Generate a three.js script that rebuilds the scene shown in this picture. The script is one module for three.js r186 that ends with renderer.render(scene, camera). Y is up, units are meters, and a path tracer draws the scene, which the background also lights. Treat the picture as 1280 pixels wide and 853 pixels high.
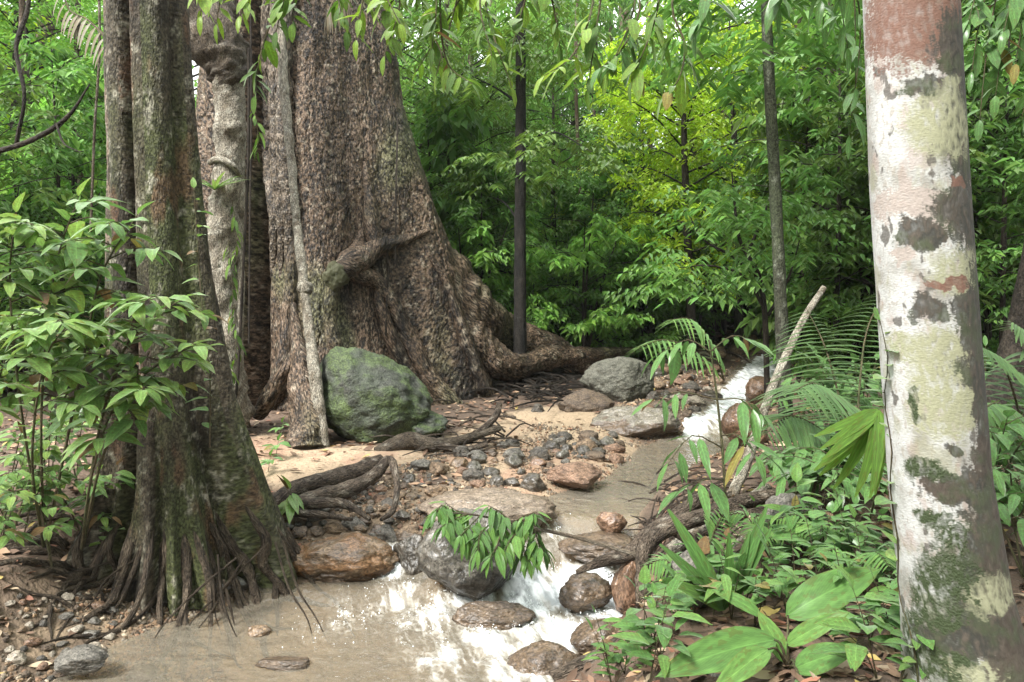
import * as THREE from 'three';
import { ImprovedNoise } from 'three/addons/math/ImprovedNoise.js';
import { mergeVertices, mergeGeometries } from 'three/addons/utils/BufferGeometryUtils.js';

// ------------------------------------------------------------------ camera, sky, sun, exposure
const scene = new THREE.Scene();
const EYE = 1.8, FOCAL = 958, PITCH = Math.atan(46.5 / FOCAL);
const camera = new THREE.PerspectiveCamera(48, 1280 / 853, 0.05, 400);
camera.position.set(0, EYE, 0);
camera.rotation.x = -PITCH;
const renderer = new THREE.WebGLRenderer({ antialias: true });
renderer.toneMapping = THREE.LinearToneMapping;
renderer.toneMappingExposure = 3.4;
renderer.shadowMap.enabled = true;
{ // an evenly overcast sky, brighter towards the zenith
  const w = 64, h = 32, d = new Float32Array(w * h * 4);
  for (let j = 0; j < h; j++) for (let i = 0; i < w; i++) {
    const e = Math.max(0, Math.sin(((j + 0.5) / h - 0.5) * Math.PI)), k = (j + 0.5) / h < 0.5 ? 0.4 : 0.62 + 0.62 * e;
    d.set([0.97 * k, k, 1.02 * k, 1], (j * w + i) * 4);
  }
  const t = new THREE.DataTexture(d, w, h, THREE.RGBAFormat, THREE.FloatType);
  t.mapping = THREE.EquirectangularReflectionMapping; t.magFilter = t.minFilter = THREE.LinearFilter; t.needsUpdate = true;
  scene.background = t; scene.environment = t;
}
const sun = new THREE.DirectionalLight(new THREE.Color(1, 0.98, 0.94), 3.0);
sun.position.set(-10, 16, 4); sun.castShadow = true; sun.shadow.radius = 32;
Object.assign(sun.shadow.camera, { left: -25, right: 25, top: 25, bottom: -25, far: 80 });
scene.add(sun, sun.target);
scene.fog = new THREE.FogExp2(new THREE.Color(0.9, 0.95, 0.92), 0.0005);
sun.target.position.set(0, 0, -7);

// ------------------------------------------------------------------ helpers
const V = (x, y, z) => new THREE.Vector3(x, y, z);
function rng(seed) { let a = seed >>> 0; return () => { a = (a + 0x6d2b79f5) | 0; let t = Math.imul(a ^ (a >>> 15), 1 | a); t = (t + Math.imul(t ^ (t >>> 7), 61 | t)) ^ t; return ((t ^ (t >>> 14)) >>> 0) / 4294967296; }; }
const PN = new ImprovedNoise();
const noise = (x, y, z) => PN.noise(x + 31.7, y + 57.3, z + 11.9);
function fbm(x, y, z, o = 4) { let a = 0.5, s = 0; for (let i = 0; i < o; i++) { s += a * noise(x, y, z); x *= 2.03; y *= 2.03; z *= 2.03; a *= 0.5; } return s; }
const clamp = (x, a = 0, b = 1) => Math.min(b, Math.max(a, x));
const lerp = (a, b, t) => a + (b - a) * t;
const smooth = (a, b, x) => { const t = clamp((x - a) / (b - a)); return t * t * (3 - 2 * t); };
const mix3 = (a, b, t) => [lerp(a[0], b[0], t), lerp(a[1], b[1], t), lerp(a[2], b[2], t)];
function table(rows, x) { // piecewise linear
  if (x <= rows[0][0]) return rows[0][1];
  for (let i = 1; i < rows.length; i++) if (x <= rows[i][0]) return lerp(rows[i - 1][1], rows[i][1], (x - rows[i - 1][0]) / (rows[i][0] - rows[i - 1][0]));
  return rows[rows.length - 1][1];
}
// a direction through a point of the photograph (1280 x 853)
function ray(px, py) { const v = V((px - 640) / FOCAL, -(py - 426.5) / FOCAL, -1); return v.applyAxisAngle(V(1, 0, 0), -PITCH); }
const at = (px, py, d) => { const r = ray(px, py); return r.multiplyScalar(d / -r.z).add(camera.position); };   // at a distance d along -z
const level = (px, py, h) => { const r = ray(px, py); return r.multiplyScalar((h - EYE) / r.y).add(camera.position); };   // on a horizontal plane

const taken = {};
function numbered(name) { const n = (taken[name] = (taken[name] ?? -1) + 1); return n ? `${name}_${String(n).padStart(3, '0')}` : name; }
function tag(o, label, category, group, kind) { if (label) o.userData.label = label; if (category) o.userData.category = category; if (group) o.userData.group = group; if (kind) o.userData.kind = kind; return o; }
function shadows(m) { m.castShadow = m.receiveShadow = true; return m; }
function thing(name, label, category, base, group) { const o = new THREE.Group(); o.name = numbered(name); o.position.copy(base); scene.add(o); return tag(o, label, category, group); }
// geo is in world metres; it is moved into the thing's own frame
function part(name, geo, mat, parent, label, kind) {
  const root = parent.userData.base ?? parent.position;
  geo.translate(-root.x, -root.y, -root.z);
  const m = shadows(new THREE.Mesh(geo, mat)); m.name = name; m.userData.base = root; parent.add(m);
  tag(m, label, null, null, kind); return m;
}
function structure(name, geo, mat, label, category) { const m = shadows(new THREE.Mesh(geo, mat)); m.name = numbered(name); scene.add(m); return tag(m, label, category, null, 'structure'); }

class Geo {
  constructor() { this.p = []; this.u = []; this.c = []; this.i = []; }
  get n() { return this.p.length / 3; }
  vert(x, y, z, u = 0, v = 0, c = null) { this.p.push(x, y, z); this.u.push(u, v); if (c) this.c.push(c[0], c[1], c[2]); return this.p.length / 3 - 1; }
  tri(a, b, c) { this.i.push(a, b, c); }
  quad(a, b, c, d) { this.i.push(a, b, c, a, c, d); }
  build(flat = false) {
    const g = new THREE.BufferGeometry();
    g.setAttribute('position', new THREE.BufferAttribute(new Float32Array(this.p), 3));
    g.setAttribute('uv', new THREE.BufferAttribute(new Float32Array(this.u), 2));
    if (this.c.length) g.setAttribute('color', new THREE.BufferAttribute(new Float32Array(this.c), 3));
    g.setIndex(this.n > 65535 ? new THREE.BufferAttribute(new Uint32Array(this.i), 1) : new THREE.BufferAttribute(new Uint16Array(this.i), 1));
    if (!flat) g.computeVertexNormals();
    return g;
  }
}
// a round tapering limb through points; radii are given per point
function addTube(G, pts, radii, { seg = 8, steps = 0, knob = 0, freq = 6, color = null, squash = 1, cap = true } = {}) {
  const curve = new THREE.CatmullRomCurve3(pts, false, 'centripetal'), len = curve.getLength(), N = steps || Math.max(6, Math.ceil(len / (knob ? 0.04 : 0.07)));
  let up = Math.abs(curve.getTangent(0).y) > 0.9 ? V(1, 0, 0) : V(0, 1, 0), first = -1;
  for (let i = 0; i <= N; i++) {
    const t = i / N, p = curve.getPoint(t), T = curve.getTangent(t);
    up.addScaledVector(T, -up.dot(T)).normalize();
    const side = T.clone().cross(up), f = t * (radii.length - 1), k = Math.min(radii.length - 2, Math.floor(f));
    const r = radii.length === 1 ? radii[0] : lerp(radii[k], radii[k + 1], f - k);
    for (let j = 0; j <= seg; j++) {
      const a = (j / seg) * Math.PI * 2, ca = Math.cos(a), sa = Math.sin(a);
      let q = r; const jj = j === seg ? 0 : j, a2 = (jj / seg) * Math.PI * 2;
      if (knob) { const ux = up.x * Math.cos(a2) + side.x * Math.sin(a2), uy = up.y * Math.cos(a2) + side.y * Math.sin(a2), uz = up.z * Math.cos(a2) + side.z * Math.sin(a2), kx = (p.x + ux * r) * freq, ky = (p.y + uy * r) * freq, kz = (p.z + uz * r) * freq; q *= 1 + knob * (2 * fbm(kx, ky, kz, 2) + 0.9 * fbm(kx * 4 + 3, ky * 4, kz * 4, 3)); }
      const x = p.x + (up.x * ca + side.x * sa * squash) * q, y = p.y + (up.y * ca + side.y * sa * squash) * q, z = p.z + (up.z * ca + side.z * sa * squash) * q;
      const v = G.vert(x, y, z, (j / seg) * 2 * Math.PI * Math.max(r, 0.02), t * len, color ? color(x, y, z) : null);
      if (first < 0) first = v;
    }
  }
  const W = seg + 1;
  for (let i = 0; i < N; i++) for (let j = 0; j < seg; j++) { const a = first + i * W + j; G.quad(a, a + W, a + W + 1, a + 1); }
  if (cap) for (const [row, tip, flip] of [[0, 0, true], [N, 1, false]]) {
    const p = curve.getPoint(tip), c = G.vert(p.x, p.y, p.z, 0, 0, color ? color(p.x, p.y, p.z) : null), b = first + row * W;
    for (let j = 0; j < seg; j++) flip ? G.tri(c, b + j, b + j + 1) : G.tri(c, b + j + 1, b + j);
  }
  return G;
}
const tube = (pts, radii, o) => addTube(new Geo(), pts, radii, o).build();

// ------------------------------------------------------------------ textures: tileable grain, all of it plain noise
function tileTex(size, fn, srgb = false) {
  const d = new Uint8Array(size * size * 4);
  for (let j = 0; j < size; j++) for (let i = 0; i < size; i++) {
    const v = fn(i / size, j / size), k = (j * size + i) * 4;
    if (typeof v === 'number') d[k] = d[k + 1] = d[k + 2] = clamp(v) * 255; else { d[k] = clamp(v[0]) * 255; d[k + 1] = clamp(v[1]) * 255; d[k + 2] = clamp(v[2]) * 255; }
    d[k + 3] = 255;
  }
  const t = new THREE.DataTexture(d, size, size); t.wrapS = t.wrapT = THREE.RepeatWrapping; t.magFilter = THREE.LinearFilter; t.minFilter = THREE.LinearMipmapLinearFilter;
  if (srgb) t.colorSpace = THREE.SRGBColorSpace; t.needsUpdate = true; return t;
}
// periodic noise on a torus-like lattice: value noise whose lattice repeats
function periodic(seed) {
  const r = rng(seed), P = 256, tab = new Float32Array(P * P); for (let i = 0; i < P * P; i++) tab[i] = r() * 2 - 1;
  return (u, v, fu, fv) => {
    const x = u * fu, y = v * fv, x0 = Math.floor(x), y0 = Math.floor(y), a = x - x0, b = y - y0, s = a * a * (3 - 2 * a), t = b * b * (3 - 2 * b);
    const g = (i, j) => tab[(((j % fv) + fv) % fv) % P * P + ((((i % fu) + fu) % fu) % P)];
    return lerp(lerp(g(x0, y0), g(x0 + 1, y0), s), lerp(g(x0, y0 + 1), g(x0 + 1, y0 + 1), s), t);
  };
}
function pfbm(pn, u, v, fu, fv, o) { let a = 0.5, s = 0; for (let i = 0; i < o; i++) { s += a * pn(u + i * 0.137, v + i * 0.071, fu, fv); fu = Math.min(256, fu * 2); fv = Math.min(256, fv * 2); a *= 0.55; } return s; }
const pn = periodic(3), pn2 = periodic(9);
const grainTex = tileTex(512, (u, v) => 0.5 + pfbm(pn, u, v, 16, 16, 5) * 0.9);
const barkTex = tileTex(512, (u, v) => { // vertical fissures and scales
  const w = pfbm(pn2, u, v, 6, 4, 3) * 0.06, a = pfbm(pn, u + w, v, 28, 7, 4), b = pfbm(pn2, u, v, 40, 40, 3);
  return 0.5 + (1 - Math.abs(a) * 3.2) * 0.25 + b * 0.35;
});
const rippleTex = tileTex(512, (u, v) => 0.5 + pfbm(pn, u + pfbm(pn2, u, v, 4, 4, 3) * 0.08, v, 10, 14, 4) * 0.8);
// grain of lichen specks, pores and scales that multiplies a surface's own colour
const speckTex = tileTex(512, (u, v) => { const a = pfbm(pn, u, v, 44, 30, 3), b = pfbm(pn2, u, v, 96, 80, 2), c = pfbm(pn, u, v, 9, 6, 3), k = 0.66 + 0.42 * smooth(0.1, 0.34, a + 0.5 * b) - 0.34 * smooth(0.05, 0.35, -a + 0.4 * b) + 0.16 * c; return [k, k * 0.995, k * 0.975]; }, true);
const stoneTex = tileTex(512, (u, v) => { const a = pfbm(pn2, u, v, 60, 60, 3), c = pfbm(pn, u, v, 7, 9, 4); const k = 0.78 + 0.5 * a + 0.22 * c; return [k, k, k * 0.98]; }, true);
function rep(t, x, y = x) { const c = t.clone(); c.repeat.set(x, y); c.needsUpdate = true; return c; }
// a leaf's print: midrib and side veins slightly paler, blotches
function leafTex(veins, slant, strength) {
  return tileTex(128, (u, v) => {
    const x = Math.abs(u - 0.5) * 2, mid = smooth(0.07, 0.0, x), s = (v - x * slant) * veins, ds = Math.abs(s - Math.round(s)), side = smooth(0.16, 0.0, ds) * 0.5;
    const k = 0.8 + strength * Math.max(mid, side) + pfbm(pn, u, v, 9, 9, 3) * 0.18;
    const spot = smooth(0.2, 0.27, pfbm(pn2, u * 0.999, v, 7, 11, 3)); return [lerp(k, 0.82, spot * 0.45), lerp(k, 0.6, spot * 0.45), lerp(k * 0.96, 0.55, spot * 0.45)];
  }, true);
}
const veinTex = leafTex(9, 0.18, 0.18), ribTex = leafTex(22, 0.42, 0.16), plainLeafTex = leafTex(1, 0, 0.12);

const rgb = (r, g, b) => new THREE.Color().setRGB(r, g, b);
const std = (o) => new THREE.MeshStandardMaterial(o);
const barkMat = (o = {}) => new THREE.MeshPhysicalMaterial({ vertexColors: true, specularIntensity: o.spec ?? 0.4, color: o.soft ? rgb(1.45, 1.45, 1.45) : rgb(1.75, 1.75, 1.75), map: rep(o.soft ? stoneTex : speckTex, o.mu ?? 1.6, o.mv ?? 1.3), roughness: 0.8, bumpMap: rep(barkTex, o.ru ?? 2.2, o.rv ?? 1.6), bumpScale: o.bump ?? 0.012, ...(o.rough ? { roughness: o.rough } : {}) });
const M = {
  bark: barkMat({ soft: true, mu: 2.4, mv: 1.4 }), barkGiant: barkMat({ ru: 1.1, rv: 0.9, bump: 0.022, rough: 0.58, spec: 0.5, mu: 1.35, mv: 1.15 }), barkFine: barkMat({ ru: 5, rv: 3, bump: 0.006, soft: true, mu: 4, mv: 2 }), root: barkMat({ ru: 4, rv: 2, bump: 0.022, rough: 0.7, soft: true, mu: 3, mv: 1.5 }),
  rock: std({ vertexColors: true, color: rgb(1.45, 1.45, 1.45), map: rep(stoneTex, 2.2), roughness: 0.75, bumpMap: rep(grainTex, 3), bumpScale: 0.007 }),
  wetRock: std({ vertexColors: true, color: rgb(1.45, 1.45, 1.45), map: rep(stoneTex, 2.2), roughness: 0.34, bumpMap: rep(grainTex, 3), bumpScale: 0.004 }),
};
// leaves let part of the light through; a waxy coat gives the gloss
function leafMat(r, g, b, { tex = veinTex, coat = 0.2, coatRough = 0.34, through = 0.46, vertexColors = false } = {}) {
  return new THREE.MeshPhysicalMaterial({ color: rgb(r, g, b), map: tex, roughness: 0.95, clearcoat: coat, clearcoatRoughness: coatRough, transmission: through, thickness: 0, side: THREE.DoubleSide, specularIntensity: 0.45, vertexColors });
}
const crownMat = new THREE.MeshPhysicalMaterial({ color: rgb(1, 1, 1), vertexColors: true, roughness: 0.95, clearcoat: 0.1, clearcoatRoughness: 0.35, transmission: 0.56, thickness: 0, specularIntensity: 0.4, side: THREE.DoubleSide });
// ------------------------------------------------------------------ the stream bed and its banks
// the water's level as it climbs away from the camera
const LEVEL = [[0, -0.02], [4.45, 0], [4.75, 0.06], [5.05, 0.2], [5.4, 0.3], [7.9, 0.32], [8.3, 0.36], [8.8, 0.5], [11, 0.6], [12.6, 0.72], [15.2, 0.86], [19, 1.2], [28, 1.6]];
const waterLevel = (d) => { for (let i = 1; i < LEVEL.length; i++) if (d <= LEVEL[i][0]) return lerp(LEVEL[i - 1][1], LEVEL[i][1], smooth(LEVEL[i - 1][0], LEVEL[i][0], d)); return LEVEL[LEVEL.length - 1][1]; };
const edge = (list) => list.map(([px, py, h]) => { const p = level(px, py, h); return [p.x, -p.z]; });
const shoreA = edge([[60, 853, 0], [105, 822, 0], [190, 785, 0], [262, 762, 0], [330, 742, 0], [420, 738, 0], [478, 730, 0], [486, 704, 0.06], [512, 700, 0.1], [560, 690, 0.18], [600, 650, 0.3], [650, 634, 0.3], [700, 616, 0.3], [755, 600, 0.3], [785, 577, 0.3], [800, 560, 0.3], [850, 550, 0.31], [862, 520, 0.5], [880, 500, 0.55], [892, 482, 0.62], [915, 462, 0.72], [942, 440, 0.86], [952, 410, 1.2]]);
const shoreB = edge([[690, 853, 0], [728, 812, 0], [768, 775, 0], [800, 720, 0.15], [792, 668, 0.3], [800, 640, 0.3], [830, 607, 0.3], [868, 582, 0.3], [905, 566, 0.3], [922, 546, 0.33], [940, 512, 0.5], [960, 496, 0.56], [990, 480, 0.63], [992, 462, 0.73], [988, 440, 0.86], [985, 410, 1.2]]);
const near = [[shoreA[0][0] - 0.4, 2.2], [shoreB[0][0] - 0.35, 2.2]];
const POLY = [near[0], ...shoreA, ...shoreB.slice().reverse(), near[1]];
function shore(x, d) { // signed distance to the water's edge, negative in the water
  let best = 1e9, inside = false;
  for (let i = 0, j = POLY.length - 1; i < POLY.length; j = i++) {
    const [x1, y1] = POLY[i], [x2, y2] = POLY[j], ex = x2 - x1, ey = y2 - y1, t = clamp(((x - x1) * ex + (d - y1) * ey) / (ex * ex + ey * ey));
    const dx = x - x1 - ex * t, dy = d - y1 - ey * t; best = Math.min(best, dx * dx + dy * dy);
    if (y1 > d !== y2 > d && x < ((x2 - x1) * (d - y1)) / (y2 - y1) + x1) inside = !inside;
  }
  return inside ? -Math.sqrt(best) : Math.sqrt(best);
}
// heights of the banks, read where the photograph shows the ground
const BANK = [[20, 850, 0.1], [60, 800, 0.12], [20, 770, 0.2], [100, 765, 0.14], [0, 700, 0.4], [150, 750, 0.1], [230, 700, 0.26], [300, 705, 0.2], [60, 640, 0.48], [0, 590, 0.62], [100, 560, 0.62], [330, 650, 0.34], [350, 700, 0.16],
  [380, 582, 0.45], [330, 560, 0.5], [440, 562, 0.48], [550, 540, 0.5], [600, 530, 0.5], [700, 530, 0.47], [440, 640, 0.25], [480, 690, 0.16], [480, 620, 0.33], [550, 620, 0.36], [640, 600, 0.36], [600, 570, 0.43], [700, 580, 0.38], [760, 560, 0.38], [560, 660, 0.3],
  [740, 505, 0.55], [680, 480, 0.62], [800, 480, 0.66], [860, 470, 0.74], [900, 440, 0.95], [330, 520, 0.55], [480, 510, 0.55], [600, 480, 0.62],
  [860, 700, 0.5], [830, 760, 0.42], [790, 800, 0.26], [740, 845, 0.1], [850, 640, 0.42], [900, 620, 0.55], [885, 592, 0.42], [930, 560, 0.42], [1000, 800, 0.5], [900, 850, 0.4], [1000, 650, 0.66], [1050, 550, 0.74], [980, 560, 0.56], [1000, 500, 0.75], [1100, 853, 0.55], [1240, 620, 0.8], [1240, 480, 0.95], [1180, 800, 0.55]]
  .map(([px, py, h]) => { const p = level(px, py, h); return [p.x, -p.z, h]; });
BANK.push([0, 0.5, 0.5], [-2, 1.5, 0.35], [2, 1, 0.55], [-4, 3, 0.5], [4, 3, 0.8], [-6, 6, 0.8], [6, 6, 1.1], [-6, 12, 1.0], [7, 12, 1.4]);
function baseGround(x, d) { return 0.5 + clamp((d - 9) * 0.062, 0, 1.5) + Math.max(0, d - 34) * 0.035 + smooth(5, 22, Math.abs(x - 1)) * (1.1 + 0.02 * Math.abs(x)) + 0.25 * fbm(x * 0.12, 3, d * 0.12, 3); }
function ground(x, z) {
  const d = -z; let sw = 0.02, s = 0.02 * baseGround(x, d) + 0; const b = baseGround(x, d); s = 0.02 * b;
  for (const [bx, bd, h] of BANK) { const q = (x - bx) ** 2 + (d - bd) ** 2 + 0.03, w = 1 / (q * Math.sqrt(q)); sw += w; s += w * h; }
  let h = s / sw;
  if (x > -7 && x < 9 && d > 1 && d < 26) {
    const sd = shore(x, d), L = waterLevel(d);
    const rough = 0.03 * fbm(x * 2.2, 1, d * 2.2, 4) + 0.012 * fbm(x * 9, 4, d * 9, 3);
    if (sd < 0) h = L - Math.min(0.2, 0.5 * -sd) + rough * smooth(0, 0.2, -sd) * 1.6 - 0.004;
    else h = lerp(L + 0.1 * sd, Math.max(h, L + 0.05), smooth(0, 0.55, sd)) + rough * smooth(0, 0.25, sd);
  } else h += 0.06 * fbm(x * 0.9, 1, d * 0.9, 4);
  return h;
}
const onGround = (x, z, lift = 0) => V(x, ground(x, z) + lift, z);
function groundAt(px, py) { // where the photograph's ray meets the ground
  const r = ray(px, py), s = 1 / -r.z; let lo = 1.5;
  for (let d = 1.5; d < 60; d += 0.05) { if (EYE + r.y * s * d < ground(r.x * s * d, -d)) { let hi = d; for (let k = 0; k < 8; k++) { const m = (lo + hi) / 2; if (EYE + r.y * s * m < ground(r.x * s * m, -m)) hi = m; else lo = m; } return V(r.x * s * hi, ground(r.x * s * hi, -hi), -hi); } lo = d; }
  return at(px, py, 60);
}
const inPoly = (poly, x, d) => { let c = false; for (let i = 0, j = poly.length - 1; i < poly.length; j = i++) { const [x1, y1] = poly[i], [x2, y2] = poly[j]; if (y1 > d !== y2 > d && x < ((x2 - x1) * (d - y1)) / (y2 - y1) + x1) c = !c; } return c; };
const SAND = edge([[330, 600, 0.45], [300, 560, 0.5], [330, 535, 0.52], [420, 560, 0.48], [560, 545, 0.5], [640, 520, 0.5], [700, 512, 0.5], [760, 530, 0.45], [800, 560, 0.33], [760, 600, 0.33], [690, 620, 0.33], [600, 650, 0.3], [560, 660, 0.28], [540, 640, 0.33], [590, 590, 0.4], [500, 575, 0.45], [430, 590, 0.44]]);
const POOLSIDE = edge([[0, 853, 0.1], [0, 740, 0.3], [150, 740, 0.1], [300, 740, 0.05], [480, 690, 0.15], [600, 640, 0.3], [560, 600, 0.4], [430, 600, 0.42], [330, 640, 0.3], [200, 853, 0.0]]);
const nearPoly = (poly, x, d, w) => { let n = 0; for (const [a, b] of [[0, 0], [w, 0], [-w, 0], [0, w], [0, -w], [w, w], [-w, -w], [w, -w], [-w, w]]) n += inPoly(poly, x + a, d + b); return n / 9; };
const C_SOIL = [0.06, 0.04, 0.026], C_LITTER = [0.115, 0.075, 0.05], C_SAND = [0.3, 0.222, 0.143], C_REDSAND = [0.27, 0.17, 0.11], C_BED = [0.26, 0.19, 0.12], C_MUD = [0.105, 0.073, 0.046];
function groundColor(x, y, z) {
  const d = -z, n = fbm(x * 1.3, 9, d * 1.3, 4), m = fbm(x * 7, 2, d * 7, 3);
  let c = mix3(C_SOIL, C_LITTER, clamp(0.5 + n * 1.6 + m));
  if (d < 16 && d > 2 && x > -6 && x < 6) {
    const p = nearPoly(POOLSIDE, x, d, 0.12); if (p) c = mix3(c, mix3(C_MUD, C_BED, clamp(0.5 + n + m * 1.5)), p * 0.9);
    const s = nearPoly(SAND, x, d, 0.14); if (s) c = mix3(c, mix3(C_SAND, C_REDSAND, smooth(-0.05, 0.35, n + 0.5 * m + (x < -2.0 ? 0.25 : 0))), smooth(0.1, 0.75, s + m * 0.6));
    const sd = shore(x, d); if (sd < 0.05) c = mix3(c, mix3(C_BED, C_MUD, clamp(0.4 + n * 1.5 + m)), smooth(0.05, -0.05, sd));
  }
  return mix3(c, [c[0] * 0.72, c[1] * 0.72, c[2] * 0.72], smooth(0.1, 0.5, fbm(x * 19, 5, d * 19, 2)));
}
{
  const axis = (list) => { const out = []; for (const [a, b, s] of list) for (let v = a; v < b - 1e-6; v += s) out.push(v); return out; };
  const grow = (from, to, s, k) => { const out = []; let v = from; while (Math.abs(v - from) < Math.abs(to - from)) { out.push(v); v += s; s *= k; } out.push(to); return out; };
  const xs = [...grow(-5, -160, -0.06, 1.13).slice(1).reverse(), ...axis([[-5, -3, 0.05], [-3, 3, 0.028], [3, 5, 0.05]]), ...grow(5, 160, 0.06, 1.13)];
  const ds = [...grow(2, -30, -0.06, 1.25).slice(1).reverse(), ...axis([[2, 8, 0.03], [8, 13, 0.055]]), ...grow(13, 230, 0.06, 1.06)];
  const G = new Geo();
  for (const d of ds) for (const x of xs) { const y = ground(x, -d); G.vert(x, y, -d, x, d, groundColor(x, y, -d)); }
  const W = xs.length;
  for (let j = 0; j < ds.length - 1; j++) for (let i = 0; i < W - 1; i++) { const a = j * W + i; G.quad(a, a + 1, a + W + 1, a + W); }
  structure('ground', G.build(), std({ vertexColors: true, roughness: 0.9, bumpMap: rep(grainTex, 2.3), bumpScale: 0.012 }), 'brown forest floor with a sandy bar along the stream', 'ground');
  console.log('ground', W, ds.length);
}

// ------------------------------------------------------------------ the stream: silty water, broken white where it falls
const X0 = -3.2, X1 = 5.2, D0 = 2.2, D1 = 20;
const FOAM = [[700, 690, 0.3, 0.22, 0.9], [740, 668, 0.3, 0.14, 0.75], [660, 745, 0.02, 0.3, 1], [735, 740, 0.04, 0.26, 0.95], [600, 735, 0.05, 0.2, 0.9], [560, 770, 0, 0.3, 0.62], [500, 755, 0, 0.22, 0.6], [490, 716, 0.05, 0.13, 0.95], [430, 772, 0, 0.28, 0.4], [520, 785, 0, 0.3, 0.45], [640, 800, 0, 0.3, 0.75], [700, 790, 0, 0.25, 0.9], [655, 835, 0, 0.22, 0.75], [570, 815, 0, 0.28, 0.62], [760, 775, 0, 0.16, 0.7], [760, 700, 0.2, 0.2, 0.85], [690, 652, 0.3, 0.16, 0.5], [720, 720, 0.1, 0.22, 1], [860, 540, 0.36, 0.35, 0.95], [870, 522, 0.5, 0.3, 0.9]]
  .map(([px, py, h, r, a]) => { const p = level(px, py, h); return [p.x, -p.z, r, a]; });
function foamAmount(x, d) {
  let f = 0; for (const [fx, fd, r, a] of FOAM) { const q = ((x - fx) ** 2 + ((d - fd) * 0.75) ** 2) / (r * r); if (q < 4) f = Math.max(f, a * Math.exp(-q * 0.8)); }
  if (d > 8.3) f = Math.max(f, 0.85 * smooth(8.3, 8.9, d) * smooth(-0.02, -0.22, shore(x, d)));
  return f;
}
const streak = (x, d) => { const u = x + d * 0.28; return fbm(u * 8, d * 2.3, 3, 4) * 0.8 + fbm(u * 22, d * 5.5, 8, 4) * 0.6; };
{
  const TW = 1536, TH = 1408, vOf = (d) => Math.log(d / D0) / Math.log(D1 / D0), col = new Uint8Array(TW * TH * 4), prm = new Uint8Array(TW * TH * 4);
  for (let j = 0; j < TH; j++) for (let i = 0; i < TW; i++) {
    const x = lerp(X0, X1, (i + 0.5) / TW), d = D0 * Math.pow(D1 / D0, (j + 0.5) / TH), k = (j * TW + i) * 4;
    let f = 0;
    const a = foamAmount(x, d); if (a > 0.02) { const u = x + d * 0.28 + 0.05 * fbm(x * 5, d * 4, 1, 2), lace = 1 - 9 * Math.abs(fbm(u * 13, d * 5, 5, 4)), thread = 1 - 8 * Math.abs(fbm(u * 30, d * 11, 9, 3)); f = clamp(smooth(0.48, 1.0, a * 1.14 + streak(x, d) * 0.62) + smooth(0.12, 0.6, a) * (0.62 * smooth(0, 1, lace) + 0.4 * smooth(0, 1, thread)) * clamp(0.55 + streak(x, d) * 1.6)); }
    const n = 0.5 + 0.5 * fbm(x * 0.9, 7, d * 0.9, 3), silt = mix3([0.62, 0.53, 0.4], [0.55, 0.5, 0.4], clamp(n + (d > 5.4 ? 0.4 : 0)));
    const c = mix3(silt, mix3([0.36, 0.38, 0.38], [0.8, 0.82, 0.82], clamp(0.5 + 2.6 * fbm(x * 20 + d * 6, d * 6, 2, 4))), f), g = (v) => 255 * (v <= 0.0031308 ? 12.92 * v : 1.055 * v ** (1 / 2.4) - 0.055);
    col[k] = g(c[0]); col[k + 1] = g(c[1]); col[k + 2] = g(c[2]); col[k + 3] = 255;
    prm[k] = 255 * (0.8 * (1 - f)); prm[k + 1] = 255 * lerp(0.03, 0.5, f); prm[k + 2] = 0; prm[k + 3] = 255;
  }
  const mk = (data, srgb) => { const t = new THREE.DataTexture(data, TW, TH); t.magFilter = THREE.LinearFilter; if (srgb) t.colorSpace = THREE.SRGBColorSpace; t.needsUpdate = true; return t; };
  const xs = [], ds = [];
  for (let x = X0; x < X1; x += 0.022) xs.push(x);
  for (let d = D0; d < D1; d += d < 3.7 ? 0.03 : d < 5.7 ? 0.014 : d < 9.5 ? 0.03 : 0.06) ds.push(d);
  const metres = [], G = new Geo(), id = new Int32Array(xs.length * ds.length).fill(-1);
  ds.forEach((d, j) => xs.forEach((x, i) => {
    const sd = shore(x, d); if (sd > 0.16) return;
    const f = foamAmount(x, d), st = streak(x, d);
    let y = waterLevel(d + 0.16 * fbm(x * 2.5, 5, d * 2, 3)) + 0.004 * fbm(x * 5, 1, d * 7, 3) + smooth(5.2, 5.6, d) * 0.006 * fbm(x * 6 + 5, 1, d * 4, 3);
    y += f * (0.07 * fbm(x * 6, 2, d * 4, 3) + 0.04 * st + 0.022 * fbm(x * 22, 6, d * 16, 3) - 0.03 * Math.abs(fbm((x + d * 0.28) * 12, d * 5, 5, 2)));
    y -= smooth(-0.02, 0.16, sd) * 0.06;
    id[j * xs.length + i] = G.vert(x, y, -d, (x - X0) / (X1 - X0), vOf(d)); metres.push(x, d);
  }));
  for (let j = 0; j < ds.length - 1; j++) for (let i = 0; i < xs.length - 1; i++) { const a = id[j * xs.length + i], b = id[j * xs.length + i + 1], c = id[(j + 1) * xs.length + i + 1], e = id[(j + 1) * xs.length + i]; if (a >= 0 && b >= 0 && c >= 0 && e >= 0) G.quad(a, b, c, e); }
  const prmT = mk(prm, false), wg = G.build(), ripple = rep(rippleTex, 1.3, 1.0); wg.setAttribute('uv1', new THREE.Float32BufferAttribute(metres, 2)); ripple.channel = 1;
  const water = new THREE.MeshPhysicalMaterial({ color: 0xffffff, map: mk(col, true), transmission: 1, transmissionMap: prmT, roughness: 1, roughnessMap: prmT, thickness: 0, ior: 1.33, bumpMap: ripple, bumpScale: 0.014 });
  structure('stream_water', wg, water, 'silty tan stream breaking white between the boulders', 'stream');
  console.log('water', G.n);
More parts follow.
